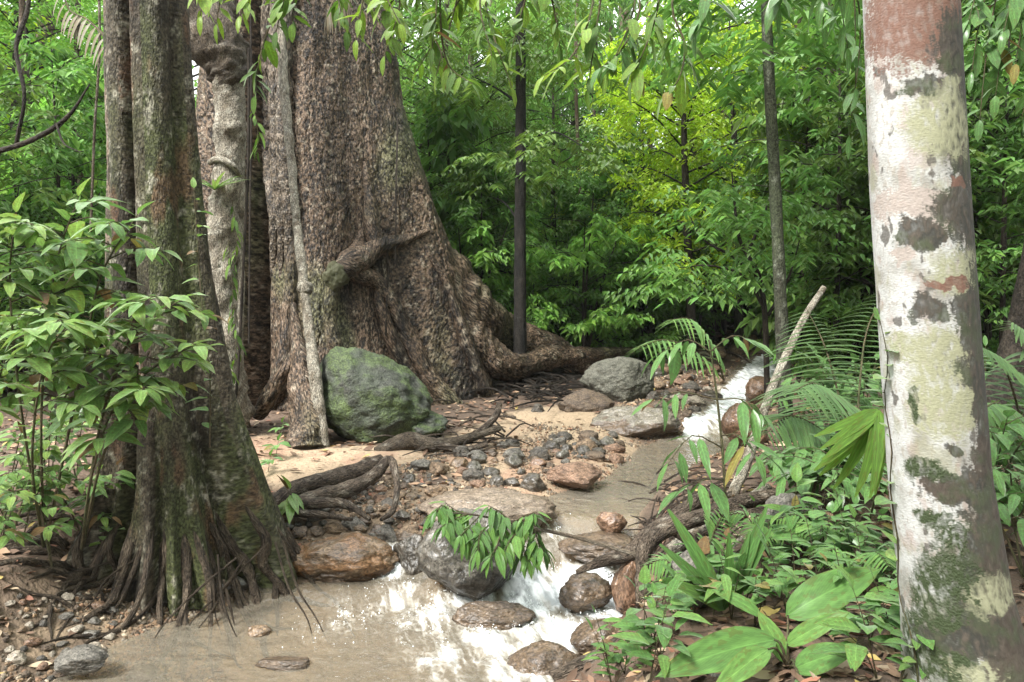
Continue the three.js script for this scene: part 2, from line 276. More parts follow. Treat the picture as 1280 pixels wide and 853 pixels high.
  // drops and bubbles thrown up where the water falls
  const r = rng(77), drops = new THREE.InstancedMesh(new THREE.IcosahedronGeometry(1, 1), std({ color: rgb(0.86, 0.88, 0.88), roughness: 0.25 }), 2600), m4 = new THREE.Matrix4(); let n = 0;
  for (let tries = 0; n < 2600 && tries < 80000; tries++) {
    const x = lerp(-1.4, 1.1, r()), d = lerp(3.9, 5.4, r()), f = foamAmount(x, d); if (shore(x, d) > -0.05 || r() > f * f * 0.9 || streak(x, d) < 0) continue;
    const s = 0.0012 + 0.003 * r() ** 3, y = waterLevel(d) + f * (0.05 * fbm(x * 6, 2, d * 4, 3) + 0.032 * streak(x, d)) + r() * r() * 0.07 * f;
    m4.compose(V(x, y, -d), new THREE.Quaternion(), V(s, s * (0.7 + r()), s)); drops.setMatrixAt(n++, m4);
  }
  drops.count = n; drops.name = 'spray'; scene.add(shadows(drops)); tag(drops, 'white drops and bubbles thrown up by the falling stream', 'spray', null, 'stuff');
}
// ------------------------------------------------------------------ trunks
const RAD = Math.PI / 180;
// a trunk whose outline at every height is a function of the angle (0 faces +z, 90 degrees faces +x)
function trunkGeo({ y0, y1, rows, around, cx, cz, radius, color, bend = (y) => y }) {
  const G = new Geo();
  for (let j = 0; j <= rows; j++) {
    const y = lerp(y0, y1, bend(j / rows)), X = cx(y), Z = cz(y); let mean = 0; for (let k = 0; k < 12; k++) mean += radius((k / 6) * Math.PI - Math.PI, y) / 12;
    for (let i = 0; i <= around; i++) {
      const th = (i === around ? 0 : i) / around * 2 * Math.PI - Math.PI, r = radius(th, y), x = X + Math.sin(th) * r, z = Z + Math.cos(th) * r;
      G.vert(x, y, z, (i / around * 2 - 1) * Math.PI * mean, y, color ? color(x, y, z, th) : null);
    }
  }
  const W = around + 1;
  for (let j = 0; j < rows; j++) for (let i = 0; i < around; i++) { const a = j * W + i; G.quad(a, a + 1, a + W + 1, a + W); }
  const g = G.build(), N = g.attributes.normal; // close the seam
  for (let j = 0; j <= rows; j++) { const a = j * W, b = a + around, n = V(N.getX(a) + N.getX(b), N.getY(a) + N.getY(b), N.getZ(a) + N.getZ(b)).normalize(); N.setXYZ(a, n.x, n.y, n.z); N.setXYZ(b, n.x, n.y, n.z); }
  return g;
}
const dAng = (a, b) => { let d = a - b; while (d > Math.PI) d -= 2 * Math.PI; while (d < -Math.PI) d += 2 * Math.PI; return d; };
const lobes = (list, th, y) => { let s = 0; for (const [a, w, rows] of list) { const q = dAng(th, a * RAD) / (w * RAD); s += table(rows, y) * Math.exp(-q * q); } return s; };
const caster = new THREE.Raycaster();
function hitOn(mesh, px, py, lift = 0) { mesh.updateMatrixWorld(true); mesh.parent?.updateMatrixWorld(true); caster.set(camera.position, ray(px, py).normalize()); const h = caster.intersectObject(mesh, false)[0]; return h ? h.point.addScaledVector(caster.ray.direction, -lift) : null; }

// --- the giant buttressed tree
const giant = thing('giant_buttress_tree', 'giant buttressed tree with folded brown bark above a mossy boulder', 'tree', onGround(-2.77, -10.4));
let giantTone;
const giantTrunk = (() => {
  const R0 = [[0.3, 1.32], [2, 1.15], [4.5, 1.05], [10, 0.9]];
  const L = [[84, 30, [[0.3, 1.36], [0.7, 1.24], [1.26, 1.12], [2.13, 0.96], [2.89, 0.78], [4.5, 0.33], [7, 0.1]]], [24, 25, [[0.3, 0.5], [1.3, 0.36], [2.9, 0.28], [4.5, 0.2], [8, 0.1]]],
    [-13, 5.5, [[0.3, -0.55], [2, -0.5], [4, -0.4], [6, -0.3], [9, -0.1]]], [-22, 6, [[0.3, 0.42], [2, 0.28], [5, 0.16], [9, 0]]], [-35, 7, [[0.3, -0.5], [3, -0.45], [6, -0.35], [9, -0.1]]], [-58, 13, [[0.3, 0.55], [2, 0.4], [5, 0.25], [9, 0]]],
    [-100, 22, [[0.3, 0.8], [2, 0.5], [5, 0.2], [9, 0]]], [150, 25, [[0.3, 1.1], [2, 0.7], [5, 0.2], [9, 0]]], [-150, 18, [[0.3, 1.0], [2, 0.6], [5, 0.2], [9, 0]]], [56, 7, [[0.3, -0.12], [1.5, -0.06], [3, 0]]], [40, 5, [[0.3, 0.1], [1.2, 0.07], [2.2, 0]]]];
  const dark = [0.02, 0.0145, 0.0105], brown = [0.06, 0.041, 0.027], pale = [0.2, 0.17, 0.13], pink = [0.095, 0.066, 0.045];
  giantTone = (x, y, z) => { const a = fbm(x * 2.2, y * 0.8, z * 2.2, 4), b = fbm(x * 17, y * 13, z * 17, 3), c2 = fbm(x * 6, y * 6, z * 6, 3);
      let c = mix3(brown, pink, clamp(0.4 + a * 1.8)); c = mix3(c, dark, smooth(0.02, 0.38, -a + 0.35 * c2)); c = mix3(c, pale, smooth(0.12, 0.3, b + 0.25 * c2) * 0.75); return mix3(c, [0.065, 0.075, 0.034], 0.5 * smooth(0.1, 0.4, fbm(x * 1.1 + 9, y * 0.6, z * 1.1, 3))); };
  const g = trunkGeo({ y0: 0.2, y1: 10, rows: 330, around: 560, bend: (t) => t < 0.85 ? t * 0.76 : lerp(0.646, 1, (t - 0.85) / 0.15), cx: (y) => -2.77 - 0.02 * y, cz: (y) => -10.4 - 0.03 * y,
    radius: (th, y) => { const r = table(R0, y) + lobes(L, th, y), x = Math.sin(th) * r, z = Math.cos(th) * r;
      return r + 0.09 * fbm(x * 1.6, y * 0.5, z * 1.6, 3) + 0.055 * fbm(x * 4.5, y * 0.8, z * 4.5, 3) + 0.016 * fbm(x * 15, y * 15, z * 15, 2) - 0.02 * smooth(0.1, 0.3, fbm(x * 4, y * 0.9, z * 4, 2)); },
    color: (x, y, z) => { const a = fbm(x * 2.2, y * 0.8, z * 2.2, 4), b = fbm(x * 17, y * 13, z * 17, 3), c2 = fbm(x * 6, y * 6, z * 6, 3);
      let c = mix3(brown, pink, clamp(0.4 + a * 1.8)); c = mix3(c, dark, smooth(0.02, 0.38, -a + 0.35 * c2)); c = mix3(c, pale, smooth(0.12, 0.3, b + 0.25 * c2) * 0.75); return mix3(c, [0.1, 0.115, 0.055], 0.5 * smooth(0.1, 0.4, fbm(x * 1.1 + 9, y * 0.6, z * 1.1, 3))); } });
  return part('trunk', g, M.barkGiant, giant);
})();
const rootTone = (x, y, z) => { const a = fbm(x * 9, y * 9, z * 9, 3), b = fbm(x * 30, y * 30, z * 30, 2); return mix3(mix3([0.0562, 0.0426, 0.0308], [0.1125, 0.0897, 0.0662], clamp(0.5 + a * 1.8)), [0.2250, 0.2052, 0.1733], smooth(0.1, 0.35, b) * 0.7); };
const paleTone = (x, y, z) => { const a = fbm(x * 11, y * 5, z * 11, 3), b = fbm(x * 33, y * 33, z * 33, 2); return mix3(mix3([0.27, 0.24, 0.195], [0.13, 0.105, 0.075], smooth(-0.1, 0.35, a)), [0.44, 0.42, 0.36], smooth(0.05, 0.3, b) * 0.8); };
const darkTone = (x, y, z) => { const a = fbm(x * 9, y * 6, z * 9, 3); return mix3([0.0165, 0.0127, 0.0099], [0.0385, 0.0303, 0.0231], clamp(0.5 + a * 2)); };
{ // roots that cling to its face: points are read off the bark
  const cling = (list, radii, o = {}) => { const pts = list.map(([px, py, l = 0]) => hitOn(giantTrunk, px, py, l)).filter(Boolean); if (pts.length > 1) return part(o.name ?? 'clinging_root', tube(pts, radii, { seg: 12, knob: 0.22, freq: 3, color: giantTone, squash: 1.15, ...o }), M.barkGiant, giant); };
  cling([[575, 276, -0.08], [562, 280, -0.01], [535, 288, 0.03], [505, 300, 0.06], [478, 306, 0.08], [452, 322, 0.12], [436, 334, 0.16], [421, 345, 0.2]], [0.03, 0.05, 0.09, 0.12, 0.15, 0.17, 0.15, 0.1]);
  cling([[452, 270, -0.08], [450, 300, -0.02], [446, 322, 0.06], [442, 340, 0.12], [470, 352, 0.06], [492, 385, 0.05], [512, 425, 0.06], [535, 470, 0.08], [560, 500, 0.1], [584, 520, 0.1]], [0.03, 0.07, 0.13, 0.13, 0.1, 0.1, 0.11, 0.12, 0.13, 0.1]);
  cling([[466, 325, -0.08], [470, 350, 0.0], [480, 400, 0.04], [505, 455, 0.05], [530, 492, 0.08], [548, 512, 0.08]], [0.03, 0.06, 0.09, 0.1, 0.1, 0.07]);
  cling([[418, 348, 0.1], [412, 390, 0.05], [418, 430, 0.06], [428, 460, 0.05]], [0.1, 0.08, 0.09, 0.1]);
  cling([[453, 180, -0.1], [456, 212, -0.03], [462, 250, 0.0], [466, 290, 0.05], [474, 312, 0.05]], [0.03, 0.05, 0.08, 0.11, 0.13]);
  cling([[520, 285, -0.1], [530, 310, -0.04], [556, 350, 0.0], [580, 420, 0.03], [606, 490, 0.05]], [0.03, 0.05, 0.06, 0.08, 0.1]);
  cling([[374, 215, -0.1], [372, 250, -0.03], [366, 300, 0.02], [362, 380, 0.03], [352, 470, 0.05], [338, 510, 0.05]], [0.03, 0.06, 0.08, 0.09, 0.12, 0.12]);
  // burr on the bent root
  const burr = new THREE.IcosahedronGeometry(0.14, 14); const P = burr.attributes.position, c = hitOn(giantTrunk, 420, 346, 0.2), col = [];
  for (let i = 0; i < P.count; i++) { const x = P.getX(i), y = P.getY(i), z = P.getZ(i), k = 1 + 0.5 * fbm(x * 9, y * 9, z * 9, 3); P.setXYZ(i, x * k + c.x, y * k * 1.15 + c.y, z * k + c.z); col.push(...mix3(rootTone(x, y, z), [0.12, 0.15, 0.06], 0.4)); }
  burr.setAttribute('color', new THREE.Float32BufferAttribute(col, 3)); { burr.deleteAttribute('normal'); burr.deleteAttribute('uv'); } const knob = mergeVertices(burr); knob.setAttribute('uv', new THREE.Float32BufferAttribute(new Float32Array(knob.attributes.position.count * 2), 2)); knob.computeVertexNormals(); part('burr', knob, M.root, giant);
  // the long buttress root behind the dark slim tree
  part('buttress_root', tube([at(520, 330, 10.4), at(575, 392, 10.6), at(612, 412, 11.0), at(650, 424, 11.3), at(690, 436, 11.5), at(720, 452, 11.6), at(750, 470, 11.7)], [0.5, 0.5, 0.33, 0.25, 0.21, 0.16, 0.09], { seg: 28, knob: 0.22, freq: 2.5, color: giantTone }), M.barkGiant, giant);
  part('buttress_root', tube([at(550, 400, 10.2), at(600, 440, 10.3), at(640, 458, 10.5), at(690, 446, 11.2), at(735, 444, 11.6), at(790, 438, 12.2)], [0.3, 0.28, 0.19, 0.16, 0.13, 0.06], { seg: 24, knob: 0.25, freq: 3, color: giantTone }), M.barkGiant, giant);
  // the pale aerial root that reaches the sand, broad at its foot
  part('aerial_root', tube([at(345, -80, 9.1), at(355, 110, 8.75), at(364, 200, 8.4), at(370, 270, 8.1), at(378, 340, 7.8), at(385, 400, 7.6), at(394, 470, 7.3), at(404, 562, 7.05)], [0.05, 0.055, 0.046, 0.042, 0.05, 0.048, 0.06, 0.06], { seg: 14, knob: 0.22, freq: 7, color: paleTone }), M.root, giant);
  part('aerial_root_collar', tube([at(378, 352, 7.76), at(381, 360, 7.73), at(383, 368, 7.7)], [0.05, 0.085, 0.05], { seg: 12, knob: 0.2, freq: 9, color: paleTone }), M.root, giant);
  part('root_flange', tube([at(366, 380, 7.9), at(372, 430, 7.7), at(378, 480, 7.45), at(384, 530, 7.25), at(386, 566, 7.15)], [0.04, 0.1, 0.16, 0.22, 0.27], { seg: 24, knob: 0.3, freq: 4, color: giantTone, squash: 0.75 }), M.barkGiant, giant);
  part('root_flange', tube([at(372, 440, 7.8), at(352, 470, 7.75), at(335, 500, 7.8), at(322, 520, 7.9)], [0.06, 0.08, 0.09, 0.07], { seg: 14, knob: 0.3, freq: 6, color: giantTone }), M.barkGiant, giant);
  // the ribbed strip where the roots knit together higher up
  for (const [a, b] of [[343, 0.05], [352, 0.09], [333, 0.03]]) cling([[a + 6, -60, b], [a + 2, 100, b], [a + 4, 190, b], [a + 10, 270, b], [a + 8, 350, b - 0.1]], [0.1, 0.09, 0.1, 0.08, 0.03], { freq: 8, knob: 0.3, color: rootTone });
  // thin hanging vines
  for (const [px, y0, y1] of [[496, 60, 330], [484, 310, 420], [313, 0, 430]]) { const p = [0, 0.33, 0.66, 1].map((t, i) => { const q = hitOn(giantTrunk, px + [0, 1, -1, -2][i], lerp(y0, y1, t), 0.15); return q; }).filter(Boolean); if (p.length > 1) part('hanging_vine', tube(p, [0.012], { seg: 5, color: darkTone }), M.barkFine, giant); }
}

// --- the fluted tree on the pool's edge
const fluted = thing('fluted_tree', 'fluted mossy tree with tangled bare roots at the pool edge', 'tree', onGround(-2.2, -4.95));
let flutedPoint;
const flutedTrunk = (() => {
  const R0 = [[0.1, 0.44], [0.35, 0.38], [0.6, 0.335], [1.2, 0.285], [2.5, 0.235], [4, 0.22], [7.5, 0.2]];
  const L = [[80, 20, [[0.1, 0.42], [0.45, 0.38], [0.8, 0.29], [1.2, 0.2], [2, 0.1], [3, 0.05], [4, 0.02]]], [-88, 26, [[0.1, 0.2], [1.2, 0.11], [2.5, 0.07], [4, 0.05], [7, 0.02]]], [32, 20, [[0.1, 0.2], [0.5, 0.14], [0.9, 0.07], [2, 0.045], [4, 0.035], [7, 0.02]]],
    [-16, 6, [[0.1, -0.02], [0.8, -0.06], [1.5, -0.1], [4, -0.09], [7, -0.05]]], [-42, 16, [[0.1, 0.16], [0.5, 0.12], [1.2, 0.04], [4, 0.03], [7, 0.02]]], [2, 8, [[0.1, 0.14], [0.5, 0.1], [0.9, 0.07], [1.6, 0]]], [55, 7, [[0.1, -0.1], [1, -0.05], [2, -0.03], [4, -0.02]]], [-65, 6, [[0.1, -0.1], [1, -0.05], [3, -0.03]]], [130, 18, [[0.1, 0.3], [1, 0.12], [3, 0]]], [-150, 20, [[0.1, 0.3], [1, 0.12], [3, 0]]],
    ...[[-62, 5], [-40, 4], [-24, 3.5], [-6, 4], [9, 3.5], [22, 4], [38, 4], [52, 3.5], [70, 4.5]].map(([a, w], i) => [a, w, [[0.05, 0.12], [0.3, 0.12], [0.45, 0.08], [0.7 + 0.1 * (i % 3), 0.03], [1.2 + 0.2 * (i % 2), 0]]])];
  const pxc = [[0.1, 222], [0.7, 214], [1.3, 206], [2.4, 196], [3.75, 186], [7.5, 176]];
  const brown = [0.062, 0.05, 0.036], dark = [0.022, 0.0175, 0.0125], moss = [0.048, 0.058, 0.02], pale = [0.22, 0.205, 0.165], pink = [0.17, 0.128, 0.095];
  flutedPoint = (deg, y, out) => { const th = deg * RAD, r = table(R0, y) + lobes(L, th, y) + out; return V(((table(pxc, y) - 640) / FOCAL) * (4.95 * Math.cos(PITCH) - (y - EYE) * Math.sin(PITCH)) + Math.sin(th) * r, y, -4.95 + Math.cos(th) * r); };
  return part('trunk', trunkGeo({ y0: 0.02, y1: 7.5, rows: 300, around: 420, bend: (t) => t < 0.85 ? t * 0.62 : lerp(0.527, 1, (t - 0.85) / 0.15), cx: (y) => ((table(pxc, y) - 640) / FOCAL) * (4.95 * Math.cos(PITCH) - (y - EYE) * Math.sin(PITCH)), cz: () => -4.95,
    radius: (th, y) => { const r = table(R0, y) + lobes(L, th, y), x = Math.sin(th) * r, z = Math.cos(th) * r; return r + 0.016 * fbm(x * 6, y * 1.5, z * 6, 3) + 0.008 * fbm(x * 22, y * 9, z * 22, 3); },
    color: (x, y, z, th) => { const a = fbm(x * 5, y * 1.2, z * 5, 4), b = fbm(x * 30, y * 24, z * 30, 3), c2 = fbm(x * 9, y * 5, z * 9, 3);
      let c = mix3(brown, dark, smooth(-0.05, 0.35, a)); c = mix3(c, moss, smooth(-0.15, 0.3, fbm(x * 3 + 4, y * 0.8, z * 3, 3) + (th > 0.2 && th < 1.2 ? 0.2 : -0.08)) * 0.8);
      c = mix3(c, pink, smooth(0.0, 0.2, c2 + (th < -1.05 ? 0.12 : -0.4)) * 0.8); c = mix3(c, [0.1, 0.055, 0.034], smooth(0.12, 0.3, fbm(x * 7, y * 2 + 7, z * 7, 3)) * 0.7); return mix3(c, pale, smooth(0.1, 0.34, b * 0.8 + 0.75 * c2 - 0.03) * 0.75); } }), barkMat({ ru: 3, rv: 1.6, bump: 0.012, rough: 0.7, soft: true, mu: 2, mv: 1.5 }), fluted);
})();
{ // its bare roots, washed out of the bank
  const wet = (x, y, z) => { const a = fbm(x * 12, y * 12, z * 12, 3); return mix3([0.04, 0.029, 0.021], [0.115, 0.088, 0.064], clamp(0.5 + a * 1.9)); };
  const q = rng(55), grow = (p, a, r0, len, inside) => { // follows the ground outwards
    const pts = [...inside, p], n = Math.max(4, Math.round(len / 0.09)); let x = p.x, z = p.z, y = p.y, w = a;
    for (let k = 1; k <= n; k++) { w += (q() - 0.5) * 0.75; x += Math.sin(w) * len / n; z += Math.cos(w) * len / n; const g = ground(x, z) + r0 * (0.5 - 0.9 * (k / n)) + 0.03 * q() * (1 - k / n); y = Math.max(g, y - 0.1); pts.push(V(x, y, z)); }
    return pts; };
  for (let k = 0; k < 30; k++) {
    const a = lerp(-88, 88, (k + q() * 0.8) / 30), p0 = flutedPoint(a, 0.55, -0.06), p1 = flutedPoint(a, 0.34, -0.01), p2 = flutedPoint(a + (q() - 0.5) * 8, 0.2, 0.03), r0 = 0.016 + 0.024 * q() ** 1.5;
    const line = grow(p2, a * RAD * 0.9, r0, 0.25 + 0.5 * q(), [p0, p1]), rd = line.map((_, i) => r0 * (i === 0 ? 0.5 : i === 1 ? 1.1 : lerp(1.1, 0.3, i / (line.length - 1))));
    const m = part('root', tube(line, rd, { seg: 10, knob: 0.4, freq: 11, color: wet }), M.root, fluted);
    if (q() < 0.6) { const at0 = line[3 + Math.floor(q() * (line.length - 5))], b = grow(at0, a * RAD + (q() < 0.5 ? 0.8 : -0.8), r0 * 0.6, 0.2 + 0.25 * q(), []); part('root_fork', tube(b, b.map((_, i) => r0 * lerp(0.65, 0.2, i / (b.length - 1))), { seg: 7, knob: 0.35, freq: 12, color: wet }), M.root, m); }
  }
  const r = rng(5), G = new Geo();
  for (let i = 0; i < 14; i++) { // fine rootlets
    const a = 110 + r() * 245, p = at(a, 690 + r() * 45 - (a > 280 ? 25 : 0), 4.22 + r() * 0.25), dx = (r() - 0.5) * 0.8, e = V(p.x + dx, 0, p.z + 0.05 + r() * 0.25); e.y = Math.max(ground(e.x, e.z) - 0.01, -0.05);
    addTube(G, [p, V(lerp(p.x, e.x, 0.4) + (r() - 0.5) * 0.08, lerp(p.y, e.y, 0.3 + r() * 0.2), lerp(p.z, e.z, 0.5)), V(lerp(p.x, e.x, 0.8) + (r() - 0.5) * 0.06, lerp(p.y, e.y, 0.75), lerp(p.z, e.z, 0.85)), e], [0.006, 0.004 + r() * 0.007, 0.004, 0.002], { seg: 5, steps: 10, color: wet });
  }
  part('rootlets', G.build(), M.root, fluted, null, 'stuff');
}

// --- the mottled pale trunk close by
const mottled = thing('mottled_tree', 'pale grey tree trunk blotched with lichen, dark patches and moss', 'tree', V(1.46, 0.45, -2.4));
const mottledAxis = [[0.3, 1236], [0.62, 1212], [0.9, 1192], [1.25, 1174], [1.7, 1161], [2.2, 1148], [2.75, 1138], [7, 1075]], mottledHalf = [[0.3, 100], [0.62, 84], [0.9, 72], [1.25, 66], [1.7, 64], [2.2, 62.5], [2.75, 60], [7, 50]];
const mottledTrunk = (() => {
  const D = 2.42, k = FOCAL / D, yTop = 6, H = 3.2;
  const toY = (py) => at(1160, py, D - 0.12).y;
  const spot = ([px, py, rx, ry, kind]) => { const y = toY(py), s = clamp((px - table(mottledAxis, y)) / table(mottledHalf, y), -0.97, 0.97), th = Math.asin(s), wide = Math.min(2.2, 1 / Math.sqrt(1 - s * s)); return { th, y, a: (rx / k) * wide * 1.25, b: (ry / k) * 1.2, kind }; };
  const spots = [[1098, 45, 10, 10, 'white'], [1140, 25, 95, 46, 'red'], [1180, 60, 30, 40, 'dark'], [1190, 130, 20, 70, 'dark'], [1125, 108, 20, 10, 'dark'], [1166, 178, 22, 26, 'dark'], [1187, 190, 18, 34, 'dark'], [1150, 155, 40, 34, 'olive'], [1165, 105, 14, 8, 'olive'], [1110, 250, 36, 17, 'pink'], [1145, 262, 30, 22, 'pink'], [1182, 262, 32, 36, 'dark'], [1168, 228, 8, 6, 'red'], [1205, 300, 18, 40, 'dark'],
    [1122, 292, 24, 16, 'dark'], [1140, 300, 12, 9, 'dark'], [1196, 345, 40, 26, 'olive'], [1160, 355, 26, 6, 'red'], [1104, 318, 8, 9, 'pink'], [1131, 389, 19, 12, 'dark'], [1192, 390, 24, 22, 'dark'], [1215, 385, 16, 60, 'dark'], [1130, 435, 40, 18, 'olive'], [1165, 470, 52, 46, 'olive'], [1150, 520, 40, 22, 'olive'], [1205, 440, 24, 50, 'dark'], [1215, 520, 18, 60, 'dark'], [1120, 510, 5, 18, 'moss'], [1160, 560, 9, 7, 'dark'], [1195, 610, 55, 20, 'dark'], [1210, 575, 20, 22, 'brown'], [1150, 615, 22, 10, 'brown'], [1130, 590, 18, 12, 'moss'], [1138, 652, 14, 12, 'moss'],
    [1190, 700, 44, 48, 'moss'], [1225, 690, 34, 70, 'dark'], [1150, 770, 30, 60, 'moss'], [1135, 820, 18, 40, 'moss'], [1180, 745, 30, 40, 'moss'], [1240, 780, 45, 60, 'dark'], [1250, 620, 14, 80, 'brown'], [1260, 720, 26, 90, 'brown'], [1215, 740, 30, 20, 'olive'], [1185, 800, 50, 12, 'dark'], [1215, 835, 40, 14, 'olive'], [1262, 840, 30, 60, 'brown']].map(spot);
  const C = { white: [0.6, 0.59, 0.56], red: [0.15, 0.078, 0.054], dark: [0.03, 0.029, 0.022], olive: [0.27, 0.27, 0.17], pink: [0.33, 0.28, 0.245], moss: [0.032, 0.047, 0.015], brown: [0.05, 0.037, 0.026] };  // dark and brown are bark blotches, also deepened to carry the right side's shade
  const W = 768, N = 1536, data = new Uint8Array(W * N * 4), bmp = new Uint8Array(W * N * 4), g2 = (v) => 255 * (v <= 0.0031308 ? 12.92 * v : 1.055 * clamp(v) ** (1 / 2.4) - 0.055);
  for (let j = 0; j < N; j++) for (let i = 0; i < W; i++) {
    const th = ((i + 0.5) / W) * 2 * Math.PI - Math.PI, y = ((j + 0.5) / N) * H, X = Math.sin(th) * 0.16, Z = Math.cos(th) * 0.16;
    const wx = 0.06 * fbm(X * 14, y * 14, Z * 14, 4), wy = 0.06 * fbm(X * 14 + 9, y * 14, Z * 14, 4), fine = fbm(X * 60, y * 34, Z * 60, 3), grain = fbm(X * 90, y * 260, Z * 90, 2);
    let c = mix3([0.43, 0.43, 0.41], [0.25, 0.24, 0.21], smooth(-0.12, 0.3, fbm(X * 8, y * 6, Z * 8, 5))); c = mix3(c, [0.25, 0.22, 0.18], smooth(0.08, 0.3, fine) * 0.6); c = mix3(c, [0.3, 0.225, 0.19], smooth(0.08, 0.24, fbm(X * 13 + 5, y * 9, Z * 13, 5)) * 0.5); c = mix3(c, [0.24, 0.235, 0.14], smooth(0.08, 0.26, fbm(X * 10 + 2, y * 7 + 5, Z * 10, 5)) * 0.5); c = mix3(c, [0.075, 0.066, 0.055], smooth(0.18, 0.26, fbm(X * 16 + 3, y * 11 + 9, Z * 16, 5)) * 0.85);
    let b = 0.5 + grain * 0.35 + fine * 0.35;
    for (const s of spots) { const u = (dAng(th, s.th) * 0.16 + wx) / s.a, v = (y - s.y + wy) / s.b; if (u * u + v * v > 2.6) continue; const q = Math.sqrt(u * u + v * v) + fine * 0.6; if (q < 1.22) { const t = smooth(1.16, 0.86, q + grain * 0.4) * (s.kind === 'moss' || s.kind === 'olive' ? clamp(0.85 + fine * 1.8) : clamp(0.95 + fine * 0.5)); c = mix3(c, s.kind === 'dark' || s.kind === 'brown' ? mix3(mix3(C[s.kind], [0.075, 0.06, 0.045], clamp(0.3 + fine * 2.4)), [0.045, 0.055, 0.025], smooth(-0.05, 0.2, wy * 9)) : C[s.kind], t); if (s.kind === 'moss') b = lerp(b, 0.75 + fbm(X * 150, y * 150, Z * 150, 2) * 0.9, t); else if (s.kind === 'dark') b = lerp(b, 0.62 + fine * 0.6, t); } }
    c = c.map((v) => v * (0.93 + 0.16 * grain + 0.1 * fine));
    const p = (j * W + i) * 4; data[p] = g2(c[0]); data[p + 1] = g2(c[1]); data[p + 2] = g2(c[2]); data[p + 3] = 255; bmp[p] = bmp[p + 1] = bmp[p + 2] = clamp(b) * 255; bmp[p + 3] = 255;
  }
  const mk = (d, s) => { const t = new THREE.DataTexture(d, W, N); t.wrapS = t.wrapT = THREE.RepeatWrapping; t.magFilter = THREE.LinearFilter; if (s) t.colorSpace = THREE.SRGBColorSpace; t.needsUpdate = true; return t; };
  const g = trunkGeo({ y0: 0.2, y1: yTop, rows: 260, around: 160, cx: (y) => ((table(mottledAxis, y) - 640) / FOCAL) * (D * Math.cos(PITCH) - (y - EYE) * Math.sin(PITCH)), cz: () => -D,
    radius: (th, y) => 0.885 * table(mottledHalf, y) / k + 0.004 * fbm(Math.sin(th) * 2, y * 3, Math.cos(th) * 2, 3) + 0.05 * smooth(0.85, 0.2, y) * Math.max(0, Math.cos(3 * th + 1)) });
  const uv = g.attributes.uv, w = 161; for (let i = 0; i < uv.count; i++) uv.setXY(i, (i % w) / 160, uv.getY(i) / H);
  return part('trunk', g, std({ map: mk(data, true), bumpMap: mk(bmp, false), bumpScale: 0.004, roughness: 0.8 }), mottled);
})();
console.log('near trees');
// ------------------------------------------------------------------ forest trees: every leaf a folded face of its own
function addLeaf(G, p, dir, up, L, W, c) {
  const sx = dir.y * up.z - dir.z * up.y, sy = dir.z * up.x - dir.x * up.z, sz = dir.x * up.y - dir.y * up.x, sl = Math.hypot(sx, sy, sz) || 1, w = W / 2 / sl, f = 0.18 * W, m = 0.45 * L;
  const a = G.vert(p.x, p.y, p.z, 0.5, 0, c), b = G.vert(p.x + dir.x * m + sx * w + up.x * f, p.y + dir.y * m + sy * w + up.y * f, p.z + dir.z * m + sz * w + up.z * f, 1, 0.5, c);
  const t = G.vert(p.x + dir.x * L - up.x * 0.12 * L, p.y + dir.y * L - up.y * 0.12 * L - 0.06 * L, p.z + dir.z * L - up.z * 0.12 * L, 0.5, 1, c), d = G.vert(p.x + dir.x * m - sx * w + up.x * f, p.y + dir.y * m - sy * w + up.y * f, p.z + dir.z * m - sz * w + up.z * f, 0, 0.5, c);
  G.tri(a, b, t); G.tri(a, t, d);
}
function spray(G, r, p, dir, len, n, leafL, leafW, col, hang = 0.25, messy = 0.5) { // leaves in two ranks along a twig, lying nearly flat
  const side = V(-dir.z, 0, dir.x).normalize(), tone = 0.75 + r() * 0.5;
  for (let i = 0; i < n; i++) {
    const t = (i + 0.5) / n, s = i % 2 ? 1 : -1, q = V(p.x + dir.x * len * t, p.y + dir.y * len * t - 0.25 * len * t * t, p.z + dir.z * len * t);
    const d = V(dir.x * 0.5 + side.x * s + (r() - 0.5) * messy * 1.3, dir.y * 0.4 - hang - r() * (0.2 + hang), dir.z * 0.5 + side.z * s + (r() - 0.5) * messy * 1.3).normalize(), up = V((r() - 0.5) * 1.4 * messy, 1, (r() - 0.5) * 1.4 * messy).normalize(); q.x += (r() - 0.5) * 0.1 * messy * len; q.y += (r() - 0.5) * 0.35 * messy * len; q.z += (r() - 0.5) * 0.1 * messy * len;
    const k = tone * (0.72 + r() * 0.56), y = (r() - 0.5) * 0.25;
    addLeaf(G, q, d, up, leafL * (0.65 + r() * 0.6), leafW * (0.7 + r() * 0.5), [col[0] * k * (1 + y), col[1] * k, col[2] * k * (1 - y)]);
  }
}
